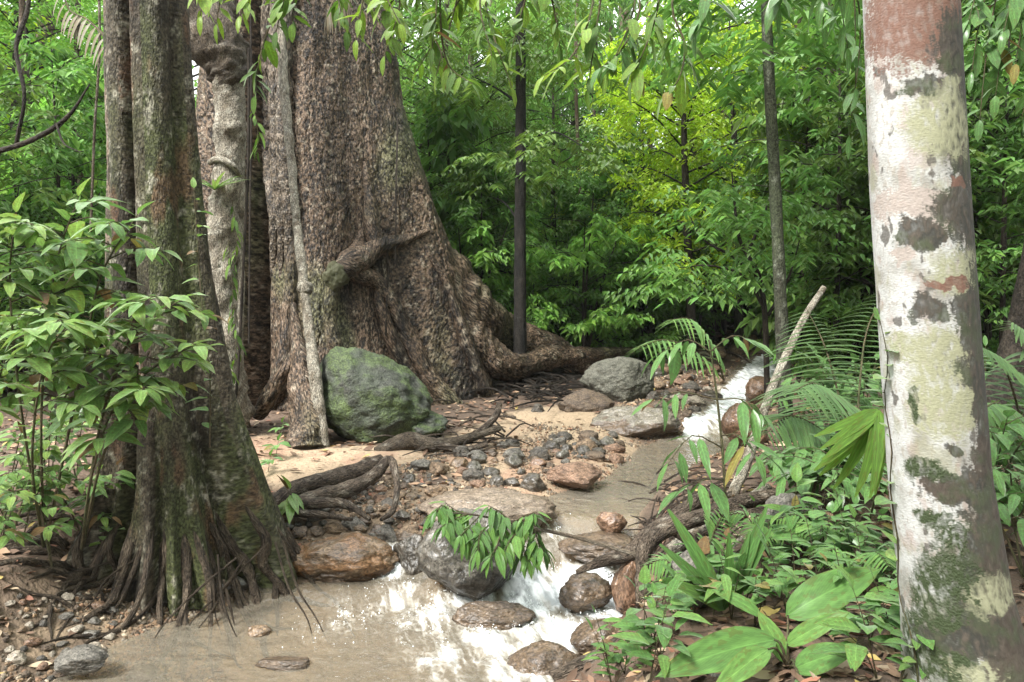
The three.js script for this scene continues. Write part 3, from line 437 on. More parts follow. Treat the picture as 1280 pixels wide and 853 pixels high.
function forestTree({ seed, H, R, from, trunkR, branches, sprays, leaves, leafL, leafW, col, lean = 0.04, stems = 1, tone = darkTone, rise = 0.35, hang = 0.25, messy = 1.2 }) {
  const r = rng(seed), wood = new Geo(), crown = new Geo();
  for (let s = 0; s < stems; s++) {
    const ph = r() * 6.3, la = (stems > 1 ? 0.35 : lean) * H, top = V(Math.cos(ph) * la, H * (0.85 + 0.15 * r()), Math.sin(ph) * la), mid = V(top.x * 0.4 + (r() - 0.5) * 0.1 * H * 0.3, H * 0.5, top.z * 0.4 + (r() - 0.5) * 0.03 * H);
    const axis = new THREE.CatmullRomCurve3([V(0, -0.1, 0), mid, top]);
    addTube(wood, [V(0, -0.1, 0), mid, top], [trunkR, trunkR * 0.7, trunkR * 0.15], { seg: 8, steps: 14, knob: 0.08, freq: 3, color: tone });
    const nb = Math.ceil(branches / stems);
    for (let b = 0; b < nb; b++) {
      const t = lerp(from, 1, (b + r() * 0.8) / nb), p = axis.getPoint(t), a = b * 2.4 + r() * 1.2, prof = Math.sin(Math.PI * clamp(0.18 + 0.75 * (t - from) / (1 - from + 1e-6))), len = R * prof * (0.6 + 0.55 * r());
      const dir = V(Math.cos(a), rise * (0.3 + r()) + 0.5 * t * rise, Math.sin(a)).normalize(), e = p.clone().addScaledVector(dir, len); e.y -= 0.12 * len;
      const m2 = p.clone().addScaledVector(dir, len * 0.5); m2.y += 0.04 * len;
      addTube(wood, [p, m2, e], [trunkR * 0.28 * (1.1 - t * 0.7), trunkR * 0.16, 0.006], { seg: 5, steps: 6, color: tone, cap: false });
      for (let k = 0; k < sprays; k++) {
        const u = 0.25 + 0.75 * (k + r() * 0.7) / sprays, q = p.clone().lerp(e, u), sa = a + (k % 2 ? 1 : -1) * (0.35 + r() * 0.9), sd = V(Math.cos(sa), (r() - 0.45) * 0.7, Math.sin(sa)).normalize();
        q.y += (r() - 0.5) * 0.12 * R; spray(crown, r, q, sd, (0.28 + 0.3 * r()) * Math.min(1.6, R * 0.55) * (1.2 - 0.5 * u), leaves, leafL, leafW, col, hang, messy);
      }
    }
  }
  return { wood: wood.build(), crown: crown.build(true) };
}
const TINT = { plain: crownMat };
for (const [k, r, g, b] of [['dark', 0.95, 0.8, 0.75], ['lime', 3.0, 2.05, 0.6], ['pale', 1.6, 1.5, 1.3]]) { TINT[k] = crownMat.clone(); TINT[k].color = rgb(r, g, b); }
const GREEN = [0.118, 0.25, 0.042];
const PROTO = {
  fine: [11, 12].map((seed) => forestTree({ seed, H: 6.5, R: 2.2, from: 0.3, trunkR: 0.07, branches: 36, sprays: 10, leaves: 22, leafL: 0.1, leafW: 0.036, messy: 0.5, col: GREEN })),
  broad: [21, 22, 23].map((seed) => forestTree({ seed, H: 9, R: 2.7, from: 0.22, trunkR: 0.11, branches: 40, sprays: 11, leaves: 19, leafL: 0.15, leafW: 0.062, col: GREEN })),
  tall: [31, 32].map((seed) => forestTree({ seed, H: 17, R: 4.2, from: 0.25, trunkR: 0.2, branches: 64, sprays: 12, leaves: 17, leafL: 0.21, leafW: 0.09, col: GREEN })),
  sapling: [41, 42].map((seed) => forestTree({ seed, H: 3.6, R: 1.15, from: 0.2, trunkR: 0.028, branches: 22, sprays: 7, leaves: 15, leafL: 0.11, leafW: 0.042, col: GREEN })),
  large: [61, 62].map((seed) => forestTree({ seed, H: 5.5, R: 1.7, from: 0.15, trunkR: 0.05, branches: 30, sprays: 6, leaves: 8, leafL: 0.34, leafW: 0.14, col: GREEN, hang: 0.5 })),
  weeping: [71, 72].map((seed) => forestTree({ seed, H: 8, R: 2.2, from: 0.2, trunkR: 0.08, branches: 38, sprays: 10, leaves: 18, leafL: 0.17, leafW: 0.04, col: GREEN, hang: 1.1 })),
  shrub: [51, 52, 53].map((seed) => forestTree({ seed, H: 1.7, R: 0.9, from: 0.12, trunkR: 0.025, branches: 26, sprays: 7, leaves: 14, leafL: 0.105, leafW: 0.045, col: GREEN, stems: 4 })),
};
function plantTree(kind, v, tint, name, label, category, group, x, z, s, turn, sy = 1) {
  const P = PROTO[kind][v % PROTO[kind].length], o = thing(name, label, category, onGround(x, z), group);
  o.rotation.y = turn; o.scale.set(s, s * sy, s);
  for (const [n, g, m] of [['trunk', P.wood, M.bark], ['crown', P.crown, TINT[tint]]]) { const q = shadows(new THREE.Mesh(g, m)); q.name = n; if (n === 'crown') q.userData.kind = 'stuff'; o.add(q); }
  return o;
}
const X = (px, d) => ((px - 640) / FOCAL) * d;
{
  const r = rng(404), KIND = {
    fine: ['feathery_tree', 'feathery tree', 'tree', 'feathery trees'],
    broad: ['leafy_tree', 'bushy tree', 'tree', 'bushy trees'],
    tall: ['canopy_tree', 'tall tree', 'tree', 'tall trees'],
    large: ['large_leaf_tree', 'large-leaved tree', 'tree', 'large-leaved trees'], weeping: ['weeping_tree', 'weeping narrow-leaved tree', 'tree', 'weeping trees'],
    sapling: ['sapling', 'thin sapling', 'sapling', 'saplings'],
    shrub: ['understory_shrub', 'low shrub', 'shrub', 'shrubs'],
  };
  const place = (px, d) => (px < 150 ? 'beyond the leafy shrub by the fluted tree' : px < 640 ? 'just past the giant trunk\'s sloping flank' : px < 700 ? 'behind the dark slim tree' : px < 790 ? 'at the head of the sand bar' : px < 960 ? 'along the upper rapids' : px < 1090 ? 'between green slim trunk and mottled trunk' : px < 1210 ? 'hidden behind the mottled trunk' : 'near the dark buttressed tree') + (d > 20 ? ', far off' : d > 14.5 ? ', second row' : '');
  const TONE = { dark: 'olive green', plain: 'mid green', pale: 'pale green', lime: 'yellow-green' };
  const put = (kind, tint, px, d, s = 1, sy = 1) => plantTree(kind, Math.floor(r() * 9), tint, KIND[kind][0], `${TONE[tint]} ${KIND[kind][1]} ${place(px, d)}`, KIND[kind][2], `${TONE[tint]} ${KIND[kind][3]} ${place(px, d)}`, X(px, d), -d, s * (0.9 + r() * 0.2), r() * 6.28, sy);
  // the lime tree over the stream
  plantTree('broad', 1, 'lime', 'lime_tree', 'bright yellow-green leafy tree standing over the upper stream', 'tree', undefined, X(868, 12.2), -12.2, 0.74, 1.0, 0.95);
  plantTree('broad', 2, 'lime', 'lime_tree', 'bright yellow-green tree close beside the lime tree over the stream', 'tree', undefined, X(925, 14.2), -14.2, 0.8, 3.0, 1.0);
  plantTree('broad', 0, 'lime', 'lime_tree', 'smaller bright yellow-green tree at the lime trees\' sand bar side', 'tree', undefined, X(808, 14), -14, 0.62, 5.0, 1.05);
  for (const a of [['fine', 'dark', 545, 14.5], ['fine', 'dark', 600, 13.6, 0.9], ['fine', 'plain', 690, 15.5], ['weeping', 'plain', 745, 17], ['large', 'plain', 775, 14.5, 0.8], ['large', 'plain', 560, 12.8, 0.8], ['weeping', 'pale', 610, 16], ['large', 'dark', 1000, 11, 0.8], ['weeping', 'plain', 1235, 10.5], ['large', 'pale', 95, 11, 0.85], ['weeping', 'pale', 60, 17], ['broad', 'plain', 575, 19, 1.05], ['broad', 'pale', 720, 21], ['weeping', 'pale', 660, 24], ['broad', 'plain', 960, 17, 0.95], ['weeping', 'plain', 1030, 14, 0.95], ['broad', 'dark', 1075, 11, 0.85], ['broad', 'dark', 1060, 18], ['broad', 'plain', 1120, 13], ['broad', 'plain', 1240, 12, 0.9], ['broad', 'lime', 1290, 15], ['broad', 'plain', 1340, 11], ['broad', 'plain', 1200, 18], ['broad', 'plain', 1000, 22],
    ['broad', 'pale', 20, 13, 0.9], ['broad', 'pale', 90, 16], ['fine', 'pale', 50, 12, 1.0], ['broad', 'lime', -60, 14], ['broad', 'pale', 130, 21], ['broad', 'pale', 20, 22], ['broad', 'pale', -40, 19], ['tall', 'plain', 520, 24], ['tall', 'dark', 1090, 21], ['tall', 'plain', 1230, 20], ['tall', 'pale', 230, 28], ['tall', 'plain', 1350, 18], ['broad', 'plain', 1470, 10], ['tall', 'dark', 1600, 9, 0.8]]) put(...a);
  for (const [px, d] of [[548, 12.6], [600, 11.9], [625, 13], [585, 12.2], [700, 14], [735, 13.6], [775, 16], [820, 17.5], [842, 14.5], [905, 16.5], [1015, 12], [1045, 9.6], [1078, 10.4], [1110, 9], [1215, 9], [1255, 8.5], [30, 9.5], [80, 10], [125, 11.5], [-20, 8.6], [1300, 8]]) put('sapling', r() < 0.35 ? 'dark' : 'plain', px, d, 0.9 + r() * 0.4);
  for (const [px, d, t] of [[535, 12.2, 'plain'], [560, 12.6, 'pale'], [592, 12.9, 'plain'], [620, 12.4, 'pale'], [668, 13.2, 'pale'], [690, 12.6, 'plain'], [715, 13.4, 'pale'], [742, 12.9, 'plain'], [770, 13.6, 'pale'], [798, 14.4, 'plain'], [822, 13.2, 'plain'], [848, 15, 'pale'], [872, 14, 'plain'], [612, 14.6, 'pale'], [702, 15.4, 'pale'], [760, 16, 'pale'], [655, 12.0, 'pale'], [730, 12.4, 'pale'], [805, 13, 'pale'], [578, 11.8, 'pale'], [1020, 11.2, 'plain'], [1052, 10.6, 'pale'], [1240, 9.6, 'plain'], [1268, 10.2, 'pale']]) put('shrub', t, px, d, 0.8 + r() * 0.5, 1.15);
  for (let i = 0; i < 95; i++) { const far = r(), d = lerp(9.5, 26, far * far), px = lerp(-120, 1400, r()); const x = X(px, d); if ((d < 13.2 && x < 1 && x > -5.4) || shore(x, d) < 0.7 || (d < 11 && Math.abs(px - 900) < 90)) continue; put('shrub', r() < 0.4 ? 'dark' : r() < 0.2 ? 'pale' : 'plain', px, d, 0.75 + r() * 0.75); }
  // the same wood goes on round the camera and shades the clearing
  for (const [x, z, s, k] of [[-2.5, 9, 1.05, 'tall'], [3, 7, 1, 'tall'], [7.5, 3.5, 0.95, 'tall'], [6.2, -2.5, 0.9, 'tall'], [9, 9, 1, 'tall'], [1.5, 13, 1.1, 'tall'], [-9, 11, 1, 'tall'], [4.4, 1.2, 0.9, 'broad'], [-5.5, 2.2, 0.8, 'broad'], [0.6, 4.6, 0.9, 'broad'], [-2.4, 4.2, 0.8, 'broad'], [11, -4, 1, 'tall'],])
    plantTree(k, Math.floor(r() * 9), 'plain', 'clearing_tree', 'tall forest tree standing round the open stream clearing', 'tree', 'trees round the clearing', x, z, s, r() * 6.28);
  // the wood beyond, one mass
  const far = PROTO.broad[0], geo = mergeGeometries([far.crown, (() => { const w = far.wood.clone(); w.deleteAttribute('normal'); return w; })()]), N = 150, wood = new THREE.InstancedMesh(geo, TINT.plain, N), m = new THREE.Matrix4(), q = new THREE.Quaternion(), c = new THREE.Color();
  for (let i = 0; i < N; i++) {
    const d = lerp(27, 75, i / N), x = X(lerp(-260, 1540, r()), d), s = lerp(0.8, 1.5, r() * r()) + (d > 45 ? 0.2 : 0);
    m.compose(onGround(x, -d, -0.2), q.setFromAxisAngle(V(0, 1, 0), r() * 6.28), V(s, s * (0.9 + r() * 0.5), s)); wood.setMatrixAt(i, m); const k = 0.7 + r() * 0.7; wood.setColorAt(i, c.setRGB(k * (0.9 + r() * 0.5), k, k * 0.9));
  }
  const low = new THREE.InstancedMesh(mergeGeometries([PROTO.shrub[0].crown, (() => { const w = PROTO.shrub[0].wood.clone(); w.deleteAttribute('normal'); return w; })()]), TINT.plain, 330);
  let nl = 0; for (let i = 0; i < 330; i++) { const d = lerp(17, 52, i / 330), x = X(lerp(-200, 1480, r()), d), s = 1.1 + r() * 1.3 + d * 0.02; m.compose(onGround(x, -d, -0.1), q.setFromAxisAngle(V(0, 1, 0), r() * 6.28), V(s, s * (0.9 + r() * 0.5), s)); if (shore(x, d) < 0.9 && d < 24) continue; low.setMatrixAt(nl, m); const k = 0.6 + r() * 0.6; low.setColorAt(nl++, c.setRGB(k * (0.9 + r() * 0.5), k, k * 0.9)); }
  low.count = nl;
  low.name = 'distant_undergrowth'; scene.add(shadows(low)); tag(low, 'green undergrowth filling the forest floor far behind the stream', 'undergrowth', null, 'stuff');
  wood.name = 'distant_wood'; scene.add(shadows(wood)); tag(wood, 'distant green wood closing the view behind the stream', 'wood', null, 'stuff');
}
// --- single trees that stand out by their trunks
function pole(name, label, pts, radii, tone, { crown = null, mat = M.bark, limbs = [] } = {}) {
  const b = pts[0].clone(), o = thing(name, label, 'tree', b); part('trunk', tube(pts, radii, { seg: 18, knob: 0.09, freq: 3, color: tone, steps: 110 }), mat, o);
  for (const l of limbs) part('limb', tube(l, [0.022, 0.014, 0.005], { seg: 6, color: tone }), mat, o);
  if (crown) { const r = rng(crown.seed), G = new Geo(); for (const [c, R, n] of crown.at) for (let i = 0; i < n; i++) { const a = r() * 6.28, u = Math.sqrt(r()) * R, p = V(c.x + Math.cos(a) * u, c.y + (r() - 0.5) * R * 0.9, c.z + Math.sin(a) * u), sa = a + (r() - 0.5); spray(G, r, p, V(Math.cos(sa), (r() - 0.5) * 0.5, Math.sin(sa)).normalize(), 0.5, 14, crown.L, crown.W, crown.col); } part('crown', G.build(true), TINT[crown.tint], o, null, 'stuff'); }
  return o;
}
{
  const greenTone = (x, y, z) => { const a = fbm(x * 6, y * 1.5, z * 6, 3), b = fbm(x * 20, y * 14, z * 20, 2); return mix3(mix3([0.05, 0.06, 0.034], [0.035, 0.034, 0.024], clamp(0.5 + a * 2)), [0.17, 0.18, 0.145], smooth(0.12, 0.32, b) * 0.6); };
  const brownTone = (x, y, z) => { const a = fbm(x * 5, y * 2, z * 5, 3), b = fbm(x * 14, y * 10, z * 14, 2); return mix3(mix3([0.1, 0.07, 0.05], [0.05, 0.037, 0.027], clamp(0.5 + a * 2)), [0.36, 0.31, 0.26], smooth(0.1, 0.3, b) * 0.7); };
  let d = 10.7, b = onGround(X(650, d), -d);
  pole('dark_slim_tree', 'slim almost black tree behind the giant tree\'s long root', [b, at(650, 300, d), at(651, 150, d), at(650, -160, d)], [0.095, 0.08, 0.075, 0.06], (x, y, z) => mix3([0.008, 0.0075, 0.007], [0.022, 0.019, 0.016], clamp(0.5 + 2 * fbm(x * 9, y * 3, z * 9, 3))), { limbs: [[at(650, 280, d), at(632, 255, d + 0.3), at(612, 245, d + 0.6)], [at(650, 180, d), at(690, 165, d - 0.3), at(740, 190, d - 0.7)], [at(650, 130, d), at(620, 110, d + 0.3), at(590, 95, d + 0.6)]], crown: { seed: 8, tint: 'dark', L: 0.15, W: 0.055, col: GREEN, at: [[at(620, 215, d + 0.6), 0.5, 30], [at(640, 10, d), 1.1, 90], [at(600, 90, d + 0.5), 0.7, 50], [at(710, 190, d - 0.5), 0.6, 30], [at(740, 60, d), 1.0, 60]] } });  // dark bark, toned down near black to carry the shade of the crowns
  b = groundAt(984, 553); d = -b.z;
  pole('green_slim_tree', 'slim mottled green tree trunk beside the stream\'s upper rapids', [b, at(977, 400, d), at(970, 250, d), at(961, 80, d), at(950, -200, d)], [0.072, 0.06, 0.055, 0.05, 0.045], greenTone, { crown: { seed: 18, tint: 'plain', L: 0.17, W: 0.065, col: GREEN, at: [[at(930, 40, d), 0.8, 42], [at(1000, -60, d), 1.0, 50], [at(1010, 60, d + 0.8), 0.7, 40]] } });
  d = 13.5;
  pole('brown_slim_tree', 'slim rough brown tree trunk behind the slim green one', [onGround(X(1016, d), -d), at(1012, 300, d), at(1004, 150, d), at(990, -150, d)], [0.13, 0.11, 0.1, 0.08], brownTone);
  for (const [px, dd, w, nm] of [[745, 19, 0.09, 'thin grey trunk with straight bark between the leafy boughs'], [782, 21, 0.22, 'stout dark trunk standing far up the stream valley'], [872, 19, 0.2, 'stout black trunk under the lime-coloured crown'], [58, 15, 0.2, 'grey-brown trunk among the pale hazy foliage'], [697, 20, 0.07, 'very thin pale trunk among the saplings'], [560, 13.2, 0.05, 'thin upright trunk close past the giant trunk'], [590, 15.5, 0.07, 'thin trunk two steps past the giant trunk'], [615, 18, 0.08, 'straight grey trunk deep past the giant trunk'], [722, 15, 0.045, 'wiry trunk just beyond the sand bar'], [765, 17.5, 0.06, 'slim trunk in the gap beyond the sand bar'], [812, 19, 0.08, 'grey trunk standing by the lime-coloured tree'], [838, 16.5, 0.05, 'wiry trunk leaning past the lime-coloured tree'], [905, 17, 0.06, 'thin trunk above the upper rapids'], [1040, 12.5, 0.06, 'thin trunk beside the rough brown trunk'], [1060, 15.5, 0.09, 'stouter trunk beside the rough brown trunk'], [28, 11, 0.05, 'wiry trunk over the leafy shrub'], [98, 12.5, 0.06, 'thin trunk beside the fluted tree'], [1242, 11.5, 0.06, 'thin trunk between mottled and buttressed trees']])
    pole('bare_tree', nm, [onGround(X(px, dd), -dd), at(px + 3, 250, dd), at(px - 2, 100, dd), at(px + 6, -250, dd)], [w, w * 0.85, w * 0.8, w * 0.6], brownTone);
  d = 8.6; { const b2 = onGround(X(962, d), -d), L = (l) => l.map(([x, y]) => at(x, y, d));
  pole('arching_shrub', 'black-stemmed arching shrub leaning over the upper rapids', [b2, at(950, 350, d), at(925, 300, d), at(918, 250, d), at(915, 215, d)], [0.035, 0.028, 0.02, 0.014, 0.007], darkTone, { limbs: [L([[955, 385], [930, 345], [885, 332], [850, 335]]), L([[945, 345], [915, 320], [880, 300], [862, 270]]), L([[960, 395], [985, 350], [1000, 300]]), L([[935, 315], [955, 270], [965, 235]])], crown: { seed: 28, tint: 'plain', L: 0.13, W: 0.05, col: GREEN, at: [[at(880, 335, d), 0.55, 30], [at(905, 260, d), 0.55, 32], [at(960, 260, d), 0.45, 22], [at(845, 350, d), 0.35, 14], [at(990, 310, d), 0.4, 16]] } }); }
  { const o = thing('bare_branch', 'bare dark forked branch hanging among the pale foliage', 'branch', at(-30, 200, 7.5)); part('limb', tube([at(-30, 196, 7.5), at(40, 175, 7.4), at(85, 145, 7.3), at(112, 105, 7.3)], [0.03, 0.026, 0.018, 0.006], { seg: 8, knob: 0.2, freq: 6, color: darkTone }), M.bark, o); part('fork', tube([at(20, 180, 7.45), at(30, 120, 7.4), at(20, 60, 7.5), at(35, 5, 7.6), at(30, -80, 7.6)], [0.02, 0.018, 0.02, 0.022, 0.024], { seg: 8, knob: 0.2, freq: 6, color: darkTone }), M.bark, o); part('fork', tube([at(70, 155, 7.3), at(80, 180, 7.2), at(100, 190, 7.1)], [0.012, 0.009, 0.004], { seg: 6, color: darkTone }), M.bark, o); }
  { const o = thing('hanging_liana', 'thin brown liana hanging straight down by the fluted trunk', 'vine', at(118, 270, 7)); part('vine', tube([at(122, -60, 7), at(124, 60, 7), at(118, 160, 7), at(113, 290, 7)], [0.013], { seg: 6, color: rootTone }), M.bark, o); }
  // the dark buttressed trunk cut by the frame
  { const dd = 6.2, o = thing('dark_buttress_tree', 'dark buttressed tree with a curved root flank among ferns', 'tree', onGround(X(1345, dd), -dd));
    part('trunk', trunkGeo({ y0: 0.5, y1: 8, rows: 90, around: 90, cx: () => X(1345, dd), cz: () => -dd, radius: (th, y) => 0.34 + lobes([[-80, 24, [[0.7, 0.75], [1.2, 0.42], [1.7, 0.24], [2.4, 0.1], [4, 0]]], [20, 20, [[0.7, 0.5], [1.5, 0.2], [3, 0]]], [120, 25, [[0.7, 0.7], [1.5, 0.3], [3, 0]]]], th, y) + 0.02 * fbm(Math.sin(th) * 3, y * 2, Math.cos(th) * 3, 3), color: darkTone }), M.bark, o); }
  // the pale strangler stem beside the giant
  { const o = thing('strangler_stem', 'pale ribbed strangler stem knotted at its head beside the giant tree', 'tree', groundAt(283, 520)), dd = 7.6;
    part('stem', tube([at(286, 75, dd), at(288, 130, dd), at(287, 200, dd), at(281, 280, dd), at(277, 360, dd), at(283, 440, dd), at(283, 535, dd)], [0.17, 0.13, 0.14, 0.155, 0.15, 0.16, 0.22], { seg: 24, knob: 0.32, freq: 5, color: paleTone }), M.root, o);
    part('stem', tube([at(300, 90, dd + 0.1), at(300, 200, dd), at(300, 330, dd), at(297, 460, dd), at(300, 530, dd)], [0.05, 0.05, 0.045, 0.06, 0.08], { seg: 10, knob: 0.25, freq: 6, color: paleTone }), M.root, o);
    part('knot', tube([at(262, -60, dd + 0.5), at(262, 20, dd + 0.2), at(272, 60, dd), at(284, 92, dd), at(287, 112, dd)], [0.25, 0.24, 0.26, 0.2, 0.13], { seg: 24, knob: 0.4, freq: 4, color: rootTone }), M.root, o);
    part('ring_root', tube([at(262, 203, dd - 0.05), at(275, 199, dd - 0.17), at(292, 208, dd - 0.16), at(300, 222, dd - 0.04)], [0.03, 0.035, 0.03, 0.02], { seg: 8, knob: 0.2, freq: 8, color: paleTone }), M.root, o);
    part('hanging_vine', tube([at(311, 60, dd - 0.2), at(310, 200, dd - 0.2), at(304, 330, dd - 0.2), at(297, 470, dd - 0.2), at(293, 510, dd - 0.2)], [0.014], { seg: 6, color: darkTone }), M.barkFine, o); }
}
console.log('forest');
// ------------------------------------------------------------------ boulders, stones, gravel, litter
function boxUV(indexed, size) { // each face takes its texture across its own main axis, in metres
  const g = indexed.toNonIndexed(), P = g.attributes.position, uv = new Float32Array(P.count * 2), a = V(), b = V(), c = V();
  for (let i = 0; i < P.count; i += 3) {
    a.fromBufferAttribute(P, i); b.fromBufferAttribute(P, i + 1).sub(a); c.fromBufferAttribute(P, i + 2).sub(a); b.cross(c); const x = Math.abs(b.x), y = Math.abs(b.y), z = Math.abs(b.z), k = x > y && x > z ? 0 : y > z ? 1 : 2;
    for (let j = i; j < i + 3; j++) { const q = [P.getX(j), P.getY(j), P.getZ(j)]; uv[j * 2] = q[k === 0 ? 2 : 0] * size; uv[j * 2 + 1] = q[k === 1 ? 2 : 1] * size; }
  }
  g.setAttribute('uv', new THREE.BufferAttribute(uv, 2)); return g;
}
function rockGeo(seed, { detail = 12, cuts = 9, round = 0.35, rough = 0.06, size = 0.3, skew = 0, tone, tone2, patch = null, bed = 0 }) {
  const r = rng(seed), base = new THREE.IcosahedronGeometry(1, detail); base.deleteAttribute('uv'); base.deleteAttribute('normal');
  const g = mergeVertices(base), P = g.attributes.position, planes = [], col = [], uv = [];
  for (let i = 0; i < cuts; i++) { const n = V(r() * 2 - 1, r() * 2 - 1, r() * 2 - 1).normalize(); planes.push([n, 0.55 + r() * 0.4]); }
  for (let i = 0; i < P.count; i++) {
    const d = V(P.getX(i), P.getY(i), P.getZ(i)).normalize(); let k = 1;
    for (const [n, o] of planes) { const c = d.dot(n); if (c > 0.05) { const t = o / c, h = clamp(0.5 + (k - t) / 0.1); k = lerp(k, t, h) - 0.05 * h * (1 - h); } }
    k = lerp(k, 0.9, round * 0.6) * (1 + rough * 4 * fbm(d.x * 1.7 + seed, d.y * 1.7, d.z * 1.7, 3) + rough * 1.6 * fbm(d.x * 5, d.y * 5 + seed, d.z * 5, 4) - rough * 1.2 * Math.abs(fbm(d.x * 3.3, d.y * 3.3 + seed, d.z * 3.3 + 7, 3)) + (detail > 8 ? 0.7 * rough * fbm(d.x * 17, d.y * 17 + seed, d.z * 17, 4) : 0));
    const x = d.x * k, y = d.y * k - (d.y > -0.3 ? skew * x * (d.y + 0.3) : 0), z = d.z * k; P.setXYZ(i, x, y, z);
    const a = fbm(x * 1.8 + seed, y * 1.8, z * 1.8, 4), b = fbm(x * 14, y * 14, z * 14 + seed, 2); let c = mix3(tone, tone2, smooth(-0.25, 0.35, a)); c = mix3(c, [c[0] * 1.5, c[1] * 1.5, c[2] * 1.5], smooth(0.1, 0.4, b) * 0.6); c = mix3(c, [c[0] * 0.55, c[1] * 0.55, c[2] * 0.55], smooth(0.1, 0.4, -b) * 0.6);
    if (patch) c = patch(c, x, y, z, a, b); col.push(...c);
  }
  g.setAttribute('color', new THREE.Float32BufferAttribute(col, 3)); g.computeVertexNormals(); return boxUV(g, size);
}
const T = { tan: [[0.1968, 0.1353, 0.0861], [0.1066, 0.0697, 0.0426]], grey: [[0.135, 0.122, 0.105], [0.072, 0.064, 0.054]], dark: [[0.052, 0.045, 0.038], [0.085, 0.072, 0.058]], red: [[0.1968, 0.1189, 0.0779], [0.1230, 0.0738, 0.0492]], brown: [[0.1230, 0.0861, 0.0574], [0.0697, 0.0492, 0.0353]], pale: [[0.2952, 0.2542, 0.2050], [0.1968, 0.1640, 0.1312]], moss: [[0.0328, 0.0410, 0.0246], [0.0410, 0.0410, 0.0344]] };
function boulder(name, label, category, [x0, x1, y0, y1], h, tone, { seed, depth = 1, wet = false, cuts = 9, round = 0.35, rough = 0.06, patch = null, skew = 0, detail = 26, sink = 0.18, turn = 0, group } = {}) {
  const px = (x0 + x1) / 2, base = level(px, y1, h), d0 = -base.z, w0 = ((x1 - x0) / 2 / FOCAL) * d0, d = d0 + w0 * depth * 0.8, w = ((x1 - x0) / 2 / FOCAL) * d, top = at(px, y0, d).y, H = (top - h) / (2 - sink * 2 + 0.1) * 1.02;
  const g = rockGeo(seed, { detail, cuts, round, rough, size: w, skew, tone: T[tone][0], tone2: T[tone][1], patch }), m = shadows(new THREE.Mesh(g, wet ? M.wetRock : M.rock));
  m.name = numbered(name); m.scale.set(w * 1.08, H * 1.08, w * depth); m.rotation.y = turn; m.position.set(X(px, d), top - H, -d); scene.add(m); return tag(m, label, category, group);
}
const mossPatch = (c, x, y, z, a, b) => mix3(c, mix3([0.03, 0.046, 0.016], [0.06, 0.085, 0.025], clamp(0.5 + b * 2)), smooth(-0.06, 0.2, fbm(x * 2.5 + 3, y * 2.5, z * 2.5, 4) + 0.1));
const ironPatch = (c, x, y, z, a) => mix3(c, [0.2, 0.11, 0.055], smooth(0, 0.25, fbm(x * 2.2 + 8, y * 2.2, z * 2.2, 3) + 0.08));
const wetFoot = (c, x, y, z) => mix3(c, [c[0] * 0.4, c[1] * 0.38, c[2] * 0.36], smooth(0.03, -0.03, y + 0.35 * fbm(x * 4, 2, z * 4, 4)));
boulder('mossy_boulder', 'big green mossy boulder leaning on the giant tree', 'boulder', [396, 538, 440, 556], 0.46, 'moss', { seed: 13, depth: 0.85, patch: mossPatch, rough: 0.05, cuts: 6, round: 0.8, skew: 0.38 });
boulder('mossy_boulder', 'small mossy stone at the foot of the mossy boulder', 'boulder', [500, 560, 514, 552], 0.47, 'moss', { seed: 4, patch: mossPatch, detail: 14 });
boulder('tan_boulder', 'wet tan boulder with rusty stains at the pool', 'boulder', [338, 490, 666, 742], 0, 'tan', { seed: 16, depth: 0.7, wet: true, patch: (c, x, y, z, a, b) => wetFoot(ironPatch(c, x, y, z, a), x, y, z), round: 0.5, cuts: 7 });
boulder('round_boulder', 'rounded grey boulder in the falls under the leafy branch', 'boulder', [524, 654, 640, 760], 0, 'grey', { seed: 29, depth: 0.85, wet: true, round: 0.6, patch: wetFoot, rough: 0.05 });
boulder('dark_wet_rock', 'dark jagged wet rock between tan and round boulders', 'rock', [486, 536, 672, 732], 0, 'dark', { seed: 21, wet: true, cuts: 14, round: 0.1, rough: 0.08 });
boulder('submerged_rock', 'brown rock washed over by the falls below the round boulder', 'rock', [568, 666, 752, 796], -0.05, 'brown', { seed: 33, wet: true, depth: 0.6, round: 0.5 });
boulder('wedge_rock', 'grey wedge-shaped rock above the dark wet rock', 'rock', [453, 503, 653, 698], 0.1, 'grey', { seed: 46, cuts: 12, round: 0.1, detail: 14 });
boulder('flat_rock', 'flat pale-edged dark slab on the stony bank', 'rock', [470, 512, 622, 656], 0.22, 'dark', { seed: 47, cuts: 12, round: 0.12, detail: 14 });
boulder('flat_rock', 'long dark wet slab tipped toward the small fall', 'rock', [490, 560, 652, 690], 0.14, 'brown', { seed: 50, wet: true, cuts: 12, round: 0.15, detail: 14 });
boulder('sharp_rock', 'small sharp grey-green rock beside the wedge-shaped rock', 'rock', [428, 460, 648, 678], 0.18, 'grey', { seed: 48, cuts: 12, round: 0.1, detail: 14 });
boulder('upper_boulder', 'big smooth dark boulder at the head of the sand bar', 'boulder', [730, 822, 448, 508], 0.52, 'grey', { seed: 61, depth: 0.8, round: 0.5, rough: 0.05, patch: (c, x, y, z) => mix3(c, [0.08, 0.085, 0.06], 0.5) });
boulder('upper_boulder', 'long round brown boulder standing in the upper pool', 'boulder', [744, 856, 505, 556], 0.3, 'brown', { seed: 62, depth: 0.7, round: 0.5, wet: true, patch: (c, x, y, z) => mix3(c, [0.17, 0.15, 0.12], smooth(-0.03, 0.03, y - 0.2 + 0.5 * fbm(x * 3, 2, z * 3, 4))) });
boulder('upper_boulder', 'low brown boulder between bar stones and dark boulder', 'boulder', [698, 768, 486, 520], 0.5, 'brown', { seed: 63, depth: 0.8, round: 0.45, detail: 14 });
boulder('slab_rock', 'flat reddish slab lying on the sand bar', 'rock', [686, 756, 580, 614], 0.32, 'red', { seed: 64, depth: 0.9, round: 0.2, cuts: 12, detail: 14 });
